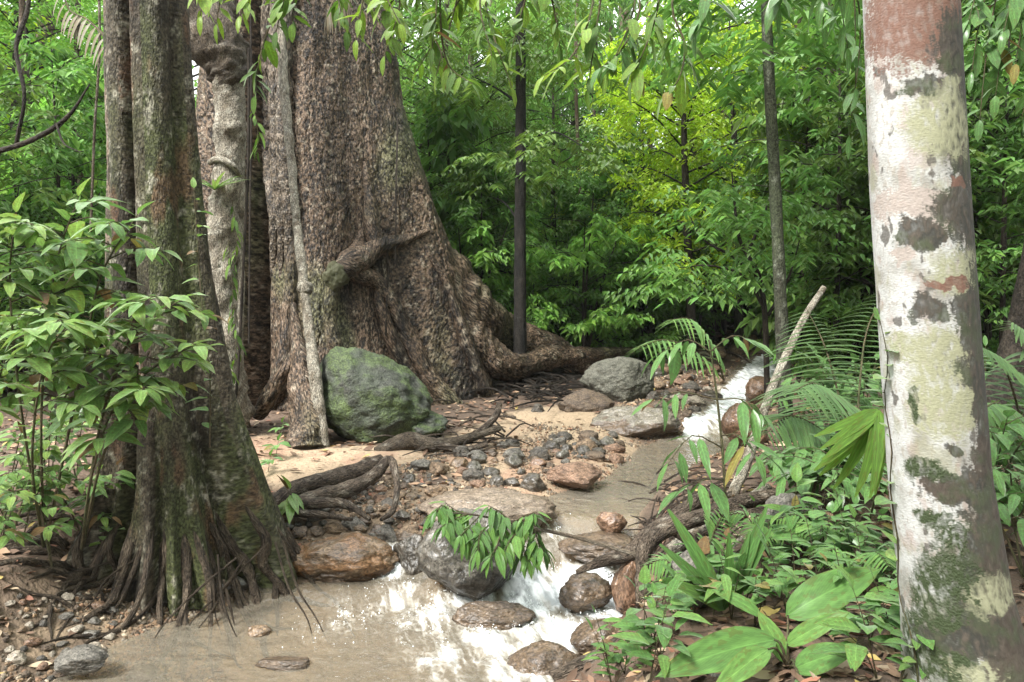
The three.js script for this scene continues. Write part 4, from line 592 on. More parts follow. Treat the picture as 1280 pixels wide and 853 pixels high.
boulder('pink_slab', 'broad low pinkish sandstone slab above the round boulder', 'rock', [524, 692, 616, 668], 0.26, 'pale', { seed: 65, depth: 0.7, round: 0.3, detail: 16, rough: 0.06, wet: true, patch: (c) => mix3(c, [0.15, 0.108, 0.078], 0.75) });
boulder('stream_rock', 'reddish rock poking from the water at the crest', 'rock', [746, 784, 640, 668], 0.26, 'red', { seed: 66, wet: true, round: 0.5, detail: 14 });
boulder('stream_rock', 'rust brown rock under the overhanging bank roots', 'rock', [768, 806, 700, 768], 0.02, 'red', { seed: 67, wet: true, round: 0.45, detail: 14 });
boulder('stream_rock', 'low wet rock at the bank where the driftwood ends', 'rock', [716, 790, 778, 828], -0.02, 'brown', { seed: 68, wet: true, round: 0.5, detail: 14 });
boulder('stream_rock', 'smooth brown rock washed by foam near driftwood', 'rock', [640, 735, 806, 868], -0.1, 'brown', { seed: 69, wet: true, round: 0.55, detail: 14 });
boulder('stream_rock', 'wet ledge in the middle of the white falls', 'rock', [700, 770, 720, 770], 0.0, 'brown', { seed: 70, wet: true, round: 0.5, detail: 14 });
boulder('stream_rock', 'flat ledge at the crest beside the bank root', 'rock', [700, 800, 668, 705], 0.14, 'brown', { seed: 71, wet: true, round: 0.4, detail: 14 });
boulder('bank_rock', 'grey rock half buried among the bank herbs', 'rock', [838, 905, 690, 760], 0.4, 'grey', { seed: 72, round: 0.3, detail: 14 });
boulder('bank_rock', 'dark rock in the shade of the bank herbs', 'rock', [955, 1040, 620, 690], 0.55, 'grey', { seed: 73, round: 0.3, detail: 14 });
boulder('bank_rock', 'grey stone under the broad ribbed leaves', 'rock', [880, 960, 800, 870], 0.36, 'grey', { seed: 74, round: 0.3, detail: 14 });
boulder('rapids_boulder', 'reddish boulder below the foot of the leaning pole', 'boulder', [905, 960, 505, 560], 0.42, 'red', { seed: 75, round: 0.3, wet: true, detail: 14 });
boulder('rapids_boulder', 'brown boulder splitting the upper rapids', 'boulder', [935, 985, 465, 510], 0.55, 'red', { seed: 76, round: 0.35, wet: true, detail: 14 });
boulder('pool_stone', 'dark flat stone breaking the surface of the silty pool', 'stone', [315, 385, 822, 842], -0.02, 'brown', { seed: 77, depth: 0.5, wet: true, round: 0.4, detail: 14 });
boulder('pool_stone', 'tan stone tip poking from the silty pool', 'stone', [304, 332, 780, 800], -0.02, 'tan', { seed: 78, wet: true, round: 0.4, detail: 14 });
boulder('shore_slab', 'grey pointed slab on the gravel shore', 'stone', [58, 122, 812, 846], 0.04, 'grey', { seed: 79, cuts: 12, round: 0.1, depth: 0.8, detail: 14 });
{
  const r = rng(900), shapes = {}; for (const k of ['tan', 'grey', 'dark', 'red', 'brown', 'pale']) shapes[k] = [0, 1, 2].map((i) => rockGeo(200 + i * 7 + k.length * 31 + k.charCodeAt(0), { detail: 6, size: 0.08, cuts: 11, round: 0.04 + 0.1 * i, rough: 0.07, tone: T[k][0], tone2: T[k][1] }));
  const tones = Object.keys(shapes), spots = [];
  function stone(px, py, size, tone, label, group, wet) {
    const p = groundAt(px, py), d = -p.z, s = (size / 2 / FOCAL) * d; for (const q of spots) if (q.p.distanceTo(p) < (q.s + s) * 0.78) return false; spots.push({ p, s });
    const m = shadows(new THREE.Mesh(shapes[tone][Math.floor(r() * 3)], wet ? M.wetRock : M.rock)); m.name = numbered('stone'); const f = 0.5 + r() * 0.3;
    m.scale.set(s * (1 + r() * 0.25), s * f, s * (0.8 + r() * 0.3)); m.rotation.set((r() - 0.5) * 0.4, r() * 6.28, (r() - 0.5) * 0.4); m.position.set(p.x, p.y + s * f * 0.3, p.z); scene.add(m); const w = { tan: 'tan', grey: 'grey', dark: 'near-black', red: 'reddish', brown: 'brown', pale: 'pale' }[tone]; tag(m, group ? `${w} ${label}` : label, 'stone', group && `${w} ${group}`); return true;
  }
  // stones that stand out on the bar
  for (const [x, y, s, t, l] of [[643, 572, 34, 'grey', 'blocky grey-brown stone on the bar, next to a twin block'], [674, 574, 34, 'dark', 'blocky dark stone on the bar, next to a grey twin'], [666, 608, 44, 'dark', 'long dark flat-topped stone near the reddish slab'], [640, 606, 22, 'dark', 'small dark stone beside the long flat-topped stone'], [684, 616, 28, 'brown', 'low brown stone at the water in front of the slab'], [525, 586, 28, 'grey', 'rounded grey stone by the root lying on sand'], [548, 590, 34, 'tan', 'tan topped stone beside the root on the sand'], [590, 600, 34, 'dark', 'dark flat stone in the middle of the bar'], [620, 606, 26, 'dark', 'dark round stone in the middle of the bar'], [746, 574, 26, 'brown', 'brown stone where the bar meets the upper pool'], [770, 578, 22, 'red', 'reddish stone where the bar meets the upper pool'], [640, 556, 18, 'grey', 'pale grey cobble above the blocky stones'], [700, 556, 20, 'grey', 'grey cobble on clean sand above the slab'], [395, 646, 36, 'grey', 'grey stone tucked under the long surface root'], [470, 668, 26, 'brown', 'brown stone wedged above the tan boulder'], [290, 735, 44, 'grey', 'grey stone at the water under the fluted tree\'s roots'], [186, 742, 36, 'grey', 'dark grey stone held in the fluted tree\'s roots'], [212, 752, 22, 'dark', 'small dark stone beneath the fluted tree\'s roots'], [20, 826, 26, 'pale', 'pale stone on the gravel shore beside the slab'], [42, 806, 20, 'red', 'orange brown stone on the gravel shore'], [176, 846, 40, 'dark', 'dark stone at the gravel shore\'s water line']]) stone(x, y, s, t, l, undefined, y > 600);
  const zone = (n, box, sizes, tset, label, group, wet, ok) => { let k = 0; for (let i = 0; i < n * 8 && k < n; i++) { const x = lerp(box[0], box[1], r()), y = lerp(box[2], box[3], r()); if (ok && !ok(x, y)) continue; if (stone(x, y, lerp(sizes[0], sizes[1], r() ** 1.6), tset[Math.floor(r() * tset.length)], label, group, wet && r() < 0.5)) k++; } };
  zone(125, [420, 780, 545, 690], [9, 30], ['grey', 'dark', 'dark', 'brown', 'grey', 'tan', 'red'], 'small angular stone scattered on the sandy bar', 'stones of the sand bar', true, (x, y) => y < 560 + (780 - x) * 0.36 && y > 600 - (x - 420) * 0.2 && y < 655);
  zone(44, [350, 540, 620, 675], [10, 30], ['grey', 'dark', 'brown', 'tan', 'red'], 'broken stone on the bank above the tan boulder', 'stones above the tan boulder', true);
  zone(46, [0, 150, 745, 850], [9, 22], ['tan', 'brown', 'grey', 'dark', 'red', 'pale'], 'pebble on the brown gravel shore of the pool', 'pebbles of the gravel shore', true, (x, y) => x < 160 - (y - 750) * 0.9 + 30);
  zone(64, [640, 870, 455, 530], [9, 26], ['brown', 'red', 'grey', 'dark', 'tan'], 'stone in the rubble slope below the giant tree\'s long root', 'stones of the rubble slope', false);
  zone(95, [820, 1000, 390, 520], [9, 32], ['brown', 'red', 'dark', 'pale', 'tan'], 'stone lying along the white upper rapids', 'stones along the rapids', true, (x, y) => { const p = groundAt(x, y); const s = shore(p.x, -p.z); return s > -0.15 && s < 2; });
  // gravel and leaf litter, countless
  const pebble = rockGeo(7, { detail: 1, size: 0.02, cuts: 8, round: 0.4, tone: [0.8, 0.8, 0.8], tone2: [0.6, 0.6, 0.6] }), N = 15000, inst = new THREE.InstancedMesh(pebble, M.rock, N), m4 = new THREE.Matrix4(), q = new THREE.Quaternion(), e = new THREE.Euler(), c = new THREE.Color(); let n = 0;
  const shoreBar = edge([[0, 853, 0.1], [0, 745, 0.3], [140, 740, 0.1], [330, 720, 0.1], [420, 640, 0.25], [440, 600, 0.4], [560, 560, 0.45], [700, 520, 0.5], [800, 490, 0.6], [880, 430, 0.9], [950, 400, 1.1], [1000, 400, 1.1], [1000, 500, 0.6], [900, 570, 0.35], [760, 605, 0.3], [600, 655, 0.28], [480, 700, 0.1], [340, 745, -0.05], [250, 800, -0.1], [330, 853, -0.1]]);
  for (let i = 0; i < 260000 && n < N; i++) {
    const d = 3.3 + r() * r() * 14, x = lerp(-3.2, 5, r()); if (!inPoly(shoreBar, x, d)) continue; const sd = shore(x, d); if (sd < -0.6) continue;
    const clump = fbm(x * 2.5, 3, d * 2.5, 3); if (r() > 0.35 + clump * 2.2) continue; const s = lerp(0.005, 0.02, r() ** 2.2) * (1 + Math.max(0, d - 8) * 0.12), t = T[tones[Math.floor(r() * 6)]][r() < 0.6 ? 0 : 1];
    m4.compose(onGround(x, -d, s * 0.15), q.setFromEuler(e.set(r() * 6, r() * 6, r() * 6)), V(s * (0.8 + r() * 0.6), s * (0.5 + r() * 0.4), s)); inst.setMatrixAt(n, m4); inst.setColorAt(n++, c.setRGB(t[0] * 1.5 + 0.03, t[1] * 1.4 + 0.02, t[2] * 1.3 + 0.01));
  }
  inst.count = n; inst.name = 'gravel'; scene.add(shadows(inst)); tag(inst, 'mixed brown and grey gravel strewn along the stream', 'gravel', null, 'stuff');
  const L = new Geo(); { const w = 0.5; for (const [x, y, z] of [[0, 0, -1], [w, 0.12, -0.2], [0, 0.02, -0.1], [-w, 0.2, -0.25], [0.05, 0.16, 1], [w * 0.8, 0.22, 0.4], [-w * 0.8, 0.05, 0.35]]) L.vert(x, y, z, x, z, [1, 1, 1]); for (const [a, b, c2] of [[0, 2, 1], [0, 3, 2], [2, 5, 1], [2, 4, 5], [2, 3, 6], [2, 6, 4]]) L.tri(a, b, c2); }
  const NL = 17000, lit = new THREE.InstancedMesh(L.build(), std({ color: 0xffffff, roughness: 0.8, side: THREE.DoubleSide }), NL); n = 0;
  for (let i = 0; i < 200000 && n < NL; i++) {
    const d = 2.2 + r() * r() * 15, x = lerp(-6, 6.5, r()); const sd = shore(x, d); if (sd < 0.06) continue; const bar = inPoly(SAND, x, d) || inPoly(POOLSIDE, x, d); if (bar && r() > 0.22) continue;
    const s = 0.014 + r() * 0.035, k = r(); m4.compose(onGround(x, -d, 0.006 + r() * 0.012), q.setFromEuler(e.set((r() - 0.5) * 0.9, r() * 6.28, (r() - 0.5) * 0.9)), V(s * (0.6 + r() * 0.5), s, s * 1.3)); lit.setMatrixAt(n, m4);
    const t = k < 0.4 ? [0.13, 0.075, 0.045] : k < 0.7 ? [0.22, 0.14, 0.085] : k < 0.85 ? [0.3, 0.23, 0.15] : k < 0.95 ? [0.2, 0.085, 0.05] : [0.33, 0.25, 0.08]; const v = 0.7 + r() * 0.6; lit.setColorAt(n++, c.setRGB(t[0] * v, t[1] * v, t[2] * v));
  }
  lit.count = n; lit.name = 'leaf_litter'; scene.add(shadows(lit)); tag(lit, 'brown fallen leaves littering the forest floor and banks', 'leaf litter', null, 'stuff');
  console.log('stones', spots.length);
}
// ------------------------------------------------------------------ plants close by: every leaf a mesh of its own
function leafShape({ W = 0.45, peak = 0.75, n = 6, droop = 0.25, fold = 0.25, wave = 0.02, pow = 0.8, seed = 1, pleat = 0 }) { // one metre long along +z, face up
  const r = rng(seed), G = new Geo(), cols = pleat ? 7 : 3;
  for (let i = 0; i <= n; i++) {
    const t = i / n, w = (W / 2) * Math.max(i === 0 || i === n ? 0.012 / W : 0, Math.pow(Math.sin(Math.PI * Math.pow(t, peak)), pow)), y = -droop * t * t;
    for (let k = 0; k < cols; k++) { const s = (k / (cols - 1)) * 2 - 1, v = Math.abs(s); G.vert(s * w, y + fold * v * w + (v ? (r() - 0.5) * wave : 0) + (pleat ? pleat * W * (k % 2 ? 1 : 0) * Math.sin(Math.PI * t) : 0), t - 0.06 * v * W, 0.5 + s * 0.5, t); }
  }
  for (let i = 0; i < n; i++) for (let k = 0; k < cols - 1; k++) { const a = i * cols + k; G.quad(a, a + cols, a + cols + 1, a + 1); }
  return G.build();
}
const LEAF = {
  ovate: [1, 2, 3].map((s) => leafShape({ W: 0.46, peak: 0.72, droop: 0.14 + s * 0.07, fold: 0.3, wave: 0.05, seed: s })),
  lance: [4, 5, 6].map((s) => leafShape({ W: 0.27, peak: 0.8, droop: 0.1 + (s - 4) * 0.12, fold: 0.3, wave: 0.03, seed: s })),
  oblong: [7, 8, 9].map((s) => leafShape({ W: 0.33, peak: 0.85, droop: 0.12 + (s - 7) * 0.1, fold: 0.22, wave: 0.04, seed: s, pow: 0.6 })),
  strap: [10, 11].map((s) => leafShape({ W: 0.075, peak: 0.55, droop: 0.28, fold: 0.5, wave: 0.006, n: 5, seed: s, pow: 0.5 })),
  broad: [12, 13, 14].map((s) => leafShape({ W: 0.38, peak: 0.82, droop: 0.22 + 0.1 * (s - 12), fold: 0.2, wave: 0.02, n: 12, seed: s, pow: 0.7, pleat: 0.018 })),
  heart: [15, 16].map((s) => leafShape({ W: 0.7, peak: 0.55, droop: 0.2, fold: 0.18, wave: 0.03, seed: s, pow: 0.6 })),
};
const greens = (list, o) => list.map(([r, g, b]) => leafMat(r, g, b, o));
const LM = {
  shrub: greens([[0.24, 0.43, 0.1], [0.2, 0.38, 0.085], [0.29, 0.47, 0.1], [0.16, 0.33, 0.08]], { coat: 0.6, coatRough: 0.24 }),
  deep: greens([[0.13, 0.3, 0.075], [0.12, 0.27, 0.07], [0.15, 0.33, 0.08]], { coat: 0.45, coatRough: 0.24 }),
  bough: greens([[0.17, 0.33, 0.035], [0.13, 0.27, 0.032], [0.1, 0.21, 0.032], [0.22, 0.39, 0.04]], { coat: 0.1, through: 0.58 }),
  lime: greens([[0.299, 0.494, 0.047], [0.241, 0.416, 0.043]], { coat: 0.3, through: 0.55 }),
  herb: greens([[0.15, 0.34, 0.075], [0.13, 0.3, 0.07], [0.19, 0.38, 0.08]], { coat: 0.14 }),
  branch: greens([[0.13, 0.3, 0.06], [0.1, 0.23, 0.05], [0.16, 0.34, 0.06]], { coat: 0.3, coatRough: 0.28 }),
  rib: greens([[0.16, 0.35, 0.08], [0.2, 0.4, 0.09]], { tex: ribTex, coat: 0.2 }),
  palm: greens([[0.11, 0.24, 0.065], [0.09, 0.2, 0.055], [0.13, 0.27, 0.07]], { tex: plainLeafTex, coat: 0.35 }),
  fan: greens([[0.196, 0.390, 0.051]], { tex: plainLeafTex, through: 0.5 }),
  dry: greens([[0.42, 0.4, 0.33], [0.34, 0.3, 0.22]], { tex: plainLeafTex, coat: 0.05 }),
  brown: greens([[0.24, 0.15, 0.06], [0.3, 0.26, 0.06]], { coat: 0.05 }),
  yellow: greens([[0.5, 0.34, 0.04]], {}),
};
const stemTone = (x, y, z) => { const a = fbm(x * 15, y * 15, z * 15, 2); return mix3([0.09, 0.1, 0.045], [0.13, 0.095, 0.06], clamp(0.5 + a * 2)); };
const pick = (r, a) => a[Math.floor(r() * a.length)];
const mtx = new THREE.Matrix4();
class Plant {
  constructor(name, label, category, base, seed, group) { this.o = thing(name, label, category, base, group); this.r = rng(seed); this.stems = new Geo(); this.leaves = []; }
  leaf(kind, mats, p, dir, up, len, parent = null, name = 'leaf') { this.leaves.push({ g: typeof kind === 'string' ? pick(this.r, LEAF[kind]) : kind, m: this.r() < 0.035 && (mats === LM.shrub || mats === LM.herb || mats === LM.bough || mats === LM.deep) ? pick(this.r, LM.brown) : pick(this.r, mats), wide: 0.75 + 0.5 * this.r(), p: p.clone(), dir: dir.clone().normalize(), up, len, parent, name }); }
  stem(pts, radii, o = {}) { addTube(this.stems, pts, radii, { seg: 6, color: stemTone, ...o }); }
  // a leafy twig: alternate or opposite leaves that lean outwards and hang by droop
  twig(pts, r0, { n = 8, kind = 'ovate', mats = LM.shrub, len = 0.16, from = 0.25, droop = 0.3, opp = false, spread = 1, end = true, vary = 0.35, fwd = 0.55, petiole = 0.12 } = {}) {
    const R = this.r, c = new THREE.CatmullRomCurve3(pts, false, 'centripetal'); this.stem(pts, [r0, r0 * 0.7, r0 * 0.3]);
    for (let i = 0; i < n; i++) {
      const t = lerp(from, 0.98, (i + R() * 0.4) / n), p = c.getPoint(t), T = c.getTangent(t), h = V(-T.z, 0, T.x); if (h.lengthSq() < 0.01) h.set(Math.cos(i * 2.4), 0, Math.sin(i * 2.4)); h.normalize(); if (Math.abs(T.y) > 0.75) h.set(Math.cos(i * 2.4 + R()), 0, Math.sin(i * 2.4 + R()));
      for (const s of opp ? [-1, 1] : [i % 2 ? 1 : -1]) {
        const d = h.clone().multiplyScalar(s * spread).addScaledVector(T, fwd).add(V((R() - 0.5) * vary, -droop + (R() - 0.5) * vary * 1.4, (R() - 0.5) * vary)).normalize(), up = V((R() - 0.5) * 0.5, 1, (R() - 0.5) * 0.5 + 0.12), L = len * (0.55 + R() * 0.8) * (t > 0.9 ? 0.75 : 1);
        const q = p.clone().addScaledVector(d, L * petiole); if (petiole) this.stem([p, p.clone().lerp(q, 0.5).add(V(0, L * 0.01, 0)), q], [0.0022, 0.0016, 0.0014], { seg: 4, steps: 3, cap: false }); this.leaf(kind, mats, q, d, up, L);
      }
    }
    if (end) { const p = c.getPoint(1), T = c.getTangent(1); this.leaf(kind, mats, p, T.add(V(0, -droop * 0.6, 0)), V(0, 1, 0.1), len * 0.8); }
  }
  // a feathered frond: its stalk is the part, its leaflets hang under it
  frond(pts, r0, { n = 22, len = 0.3, mats = LM.palm, kind = 'strap', from = 0.15, sweep = 0.55, droop = 0.25, prof = (t) => Math.sin(Math.PI * (0.12 + 0.8 * t)), tilt = V(0, 1, 0.2), width = 1 } = {}) {
    const R = this.r, c = new THREE.CatmullRomCurve3(pts, false, 'centripetal'), f = part('frond', tube(pts, [r0, r0 * 0.7, r0 * 0.25], { seg: 6, color: stemTone }), M.barkFine, this.o);
    for (let i = 0; i < n; i++) for (const s of [-1, 1]) {
      const t = lerp(from, 0.99, (i + (s > 0 ? 0.3 : 0)) / n), p = c.getPoint(t), T = c.getTangent(t), h = T.clone().cross(tilt).normalize();
      const d = h.multiplyScalar(s).addScaledVector(T, sweep).add(V((R() - 0.5) * 0.1, -droop + (R() - 0.5) * 0.12, (R() - 0.5) * 0.1)).normalize(); const L = len * prof(t) * (0.9 + R() * 0.2); this.leaves.push({ g: pick(R, LEAF[kind]), m: pick(R, mats), p, dir: d, up: tilt, len: L, wide: width, parent: f, name: 'leaflet' });
    }
  }
  done(most = 300) {
    if (this.stems.n) part('stem', this.stems.build(), M.barkFine, this.o);
    const b = this.o.position, eye = camera.position; this.leaves.sort((x, y) => y.len / y.p.distanceTo(eye) - x.len / x.p.distanceTo(eye));
    const rest = {};
    this.leaves.forEach((l, i) => {
      const z = l.dir, x = V().copy(l.up).cross(z).normalize(), y = z.clone().cross(x); mtx.makeBasis(x, y, z); const q = new THREE.Quaternion().setFromRotationMatrix(mtx), s = V(l.len * (l.wide ?? 1), l.len, l.len), p = l.p.clone().sub(b);
      if (i < most) { const m = shadows(new THREE.Mesh(l.g, l.m)); m.name = l.name; m.position.copy(p); m.quaternion.copy(q); m.scale.copy(s); (l.parent ?? this.o).add(m); }
      else { const g = l.g.clone().applyMatrix4(new THREE.Matrix4().compose(p, q, s)); (rest[l.m.uuid] ??= { m: l.m, list: [] }).list.push(g); }
    });
    for (const k of Object.values(rest)) { const m = shadows(new THREE.Mesh(mergeGeometries(k.list), k.m)); m.name = 'foliage'; m.userData.kind = 'stuff'; this.o.add(m); }
    return this.o;
  }
}
const pts = (list, d) => list.map(([x, y, e]) => at(x, y, e ?? d));
// side twigs grown along a stem
function branchOut(P, line, r0, n, o, tw) { // line: world points
  const c = new THREE.CatmullRomCurve3(line, false, 'centripetal'), R = P.r;
  P.twig(line, r0, { n: Math.round(n * 1.6), from: 0.35, ...tw, ...(o.main ?? {}) });
  for (let i = 0; i < n; i++) { const t = lerp(o.from ?? 0.3, 0.95, (i + R() * 0.5) / n), p = c.getPoint(t), a = i * 2.4 + R() * 1.3 + (o.phase ?? 0), L = o.len * (0.7 + R() * 0.6), e = V(p.x + Math.cos(a) * L, p.y + L * (o.rise ?? 0.15) + (R() - 0.5) * 0.2 * L, p.z + Math.sin(a) * L * (o.deep ?? 0.8)); P.twig([p, p.clone().lerp(e, 0.5).add(V(0, L * 0.12, 0)), e], r0 * 0.5, { ...tw, n: o.leaves ?? 5 }); }
}

// --- the leafy shrub before the fluted tree
{
  const shrubs = [
    ['tall leafy shrub with big soft pale green leaves at the gravel shore', [55, 690], 31, [[[60, 690], [52, 500, 4.15], [70, 330, 4.1], [98, 245, 4.05]], [[50, 690], [22, 480, 4.0], [12, 340, 3.95], [20, 265, 3.9]], [[62, 690], [100, 470, 4.1], [128, 340, 4.05], [172, 268, 4.0]], [[45, 690], [40, 560, 3.9], [60, 440, 3.8], [90, 400, 3.75]]]],
    ['leafy shrub reaching its twigs across the fluted trunk', [100, 700], 32, [[[100, 700], [128, 520, 4.15], [172, 410, 4.0], [232, 372, 3.95]], [[96, 700], [118, 580, 4.1], [150, 500, 4.0], [196, 490, 3.95]], [[105, 700], [132, 560, 4.2], [180, 470, 4.1], [245, 430, 4.0]]]],
    ['leafy shrub half hidden behind the tall pale green one', [10, 680], 33, [[[12, 680], [-10, 520, 4.6], [20, 420, 4.6], [60, 380, 4.6]], [[20, 680], [60, 540, 4.7], [95, 470, 4.7], [120, 420, 4.7]], [[0, 680], [-30, 560, 4.4], [-20, 460, 4.4], [-10, 390, 4.3]]]]];
  shrubs.forEach(([label, base, seed, stems], k) => {
    const b = groundAt(...base), P = new Plant('leafy_shrub', label, 'shrub', b, seed);
    for (const s of stems) { const line = s.map(([x, y, d], i) => i ? at(x, y, d) : b.clone()); branchOut(P, line, 0.009, 9, { len: 0.27, from: 0.45, rise: 0.1, leaves: 6 }, { kind: 'ovate', mats: LM.shrub, len: 0.15, vary: 0.6, droop: 0.2, fwd: 0.5 }); }
    P.done();
  });
  // darker undergrowth at its foot
  const low = [[25, 690, 41], [65, 715, 42], [110, 690, 43], [5, 640, 44], [130, 640, 45], [60, 630, 46], [95, 600, 47], [-10, 720, 48]];
  const lowLabel = ['leafy seedling at the foot of the tall shrub', 'leafy seedling near the long thin shore root', 'leafy seedling touching the fluted trunk\'s flank', 'undergrowth plant at the far side of the shrub', 'bushy young plant against the fluted trunk', 'leafy young plant amid the shrub stems', 'leafy young plant behind the shrub stems', 'leafy young plant on the upper gravel shore'];
  low.forEach(([x, y, seed], i) => { const b = groundAt(x, y), P = new Plant('undergrowth_plant', lowLabel[i], 'plant', b, seed); for (let k = 0; k < 3; k++) { const a = P.r() * 6.3, h = 0.45 + P.r() * 0.35, e = V(b.x + Math.cos(a) * 0.22, b.y + h, b.z + Math.sin(a) * 0.2 + 0.05); branchOut(P, [b.clone(), b.clone().lerp(e, 0.5).add(V(0, 0.06, 0)), e], 0.005, 4, { len: 0.16, from: 0.3, leaves: 3 }, { kind: 'ovate', mats: LM.shrub, len: 0.105, droop: 0.3 }); } P.done(); });
  // the broad-leaved seedling on the root by the trunk, and the one at the roots
  for (const [x, y, seed, label, h, kind, L] of [[370, 655, 51, 'drooping broad-leaved seedling beside the fluted tree\'s buttress', 0.3, 'lance', 0.2], [200, 690, 52, 'small seedling rooted on the fluted tree\'s base', 0.12, 'ovate', 0.07], [145, 700, 53, 'young plant with heart-shaped leaves among bare roots', 0.22, 'heart', 0.11]]) { const b = groundAt(x, y), P = new Plant('seedling', label, 'plant', b, seed); for (let k = 0; k < 2; k++) { const e = V(b.x + (P.r() - 0.5) * 0.1, b.y + h * (0.8 + 0.4 * P.r()), b.z + 0.06); P.twig([b.clone(), b.clone().lerp(e, 0.5), e], 0.004, { n: 5, kind, mats: LM.shrub, len: L, droop: kind === 'lance' ? 0.9 : 0.3, from: 0.5 }); } P.done(); }
}
// --- boughs overhead: limbs of the fluted and mottled trees that hang into view
{
  const hang = { kind: 'oblong', mats: LM.bough, len: 0.135, droop: 0.4, fwd: 0.55, vary: 0.9, petiole: 0.06 };
  const A = new Plant('overhanging_bough', 'leafy bough arching from the fluted tree with hanging oblong leaves', 'branch', at(190, -180, 4.95), 61);
  A.stem([at(190, -180, 4.95), at(330, -120, 4.7), at(480, -90, 4.5), at(640, -80, 4.4), at(760, -90, 4.3)], [0.05, 0.04, 0.032, 0.024, 0.014], { seg: 8 });
  const hangs = [[[330, -120, 4.7], [320, -30, 4.5], [300, 20, 4.3]], [[300, -125, 4.75], [260, -50, 4.4], [250, 20, 4.2]], [[345, -120, 4.7], [345, 0, 4.5], [325, 70, 4.45], [318, 120, 4.4]], [[470, -90, 4.5], [455, -10, 4.4], [445, 50, 4.3]], [[480, -90, 4.5], [500, 0, 4.3], [480, 70, 4.2]], [[520, -88, 4.5], [545, -10, 4.3], [540, 60, 4.2]], [[560, -85, 4.4], [550, 10, 4.3], [560, 80, 4.3], [590, 105, 4.2]], [[600, -80, 4.4], [610, 20, 4.2], [640, 110, 4.1]], [[420, -95, 4.6], [420, -20, 4.5], [432, 40, 4.4]], [[640, -80, 4.4], [600, 0, 4.0], [615, 70, 3.9]], [[660, -80, 4.4], [690, 0, 4.3], [700, 60, 4.3]], [[380, -110, 4.6], [370, -30, 4.6], [365, 30, 4.5]], [[500, -88, 4.5], [520, -40, 4.6], [530, 20, 4.6]], [[450, -92, 4.5], [470, -30, 4.1], [500, 30, 3.9]], [[540, -86, 4.5], [505, -20, 4.6], [470, 30, 4.6]], [[580, -84, 4.4], [575, -20, 4.5], [545, 95, 4.5]], [[620, -80, 4.4], [580, -10, 4.5], [520, 90, 4.6]], [[690, -82, 4.4], [660, -10, 4.4], [640, 60, 4.4]], [[310, -124, 4.7], [285, -50, 4.5], [270, 30, 4.4]], [[355, -118, 4.7], [360, -30, 4.3], [345, 40, 4.2]]];
  hangs.forEach((h, i) => A.twig(pts(h), 0.008, { ...hang, n: 16, from: 0.3, mats: [0, 1, 3, 7, 13, 15, 18].includes(i) ? LM.lime : LM.bough, kind: i % 3 ? 'oblong' : 'lance' }));
  A.done(300);
  const B = new Plant('overhanging_bough', 'darker leafy bough reaching from the mottled tree with dangling twigs', 'branch', at(1100, -420, 2.5), 62);
  B.stem([at(1100, -420, 2.5), at(1020, -260, 3.0), at(940, -130, 3.5), at(860, -80, 3.9), at(740, -60, 4.2)], [0.04, 0.034, 0.028, 0.022, 0.012], { seg: 8 });
  [[[870, -82, 3.9], [840, 10, 3.8], [856, 55, 3.8], [848, 100, 3.8], [832, 118, 3.8]], [[780, -65, 4.1], [800, 10, 4.0], [775, 65, 4.0], [750, 85, 3.9]], [[800, -65, 4.1], [790, 20, 4.0], [760, 90, 3.9]], [[740, -60, 4.2], [740, 10, 4.1], [715, 70, 4.0], [680, 95, 3.9]], [[830, -75, 4.0], [820, 20, 3.9], [790, 100, 3.9]], [[900, -100, 3.7], [885, -10, 3.7], [870, 40, 3.7]], [[760, -60, 4.2], [745, 40, 4.2], [735, 110, 4.2]]].forEach((h, i) => B.twig(pts(h), 0.007, { ...hang, n: 13, from: 0.35, len: 0.155, mats: i === 3 ? LM.lime : i % 2 ? LM.deep : LM.bough }));
  [[[1000, -220, 3.1], [1040, -60, 3.4], [1060, 60, 3.6]], [[1010, -230, 3.1], [1065, -40, 3.7], [1070, 110, 3.8]], [[990, -200, 3.2], [1020, -60, 3.6], [1030, 30, 3.8]], [[1000, -220, 3.1], [1075, 20, 3.9], [1062, 170, 4.0]], [[980, -190, 3.2], [985, -60, 3.5], [975, 10, 3.6]]].forEach((h) => B.twig(pts(h), 0.006, { ...hang, kind: 'lance', len: 0.15, n: 14, mats: LM.deep, from: 0.4 }));
  B.done();
  const C = new Plant('overhanging_bough', 'dark hanging foliage bough between mottled tree and dark buttressed tree', 'branch', at(1330, -140, 5.9), 63);
  C.stem([at(1330, -140, 5.9), at(1290, -60, 5.2), at(1240, -30, 4.6)], [0.03, 0.022, 0.01], { seg: 8 });
  for (const [x, y] of [[1215, 90], [1245, 120], [1270, 80], [1225, 150], [1290, 150], [1255, 40], [1210, 30]]) C.twig(pts([[x + 30, -50, 5.0], [x + 10, y * 0.5 - 20, 4.8], [x, y, 4.7]]), 0.006, { ...hang, kind: 'oblong', len: 0.17, n: 10, mats: LM.deep });
  C.done();
}
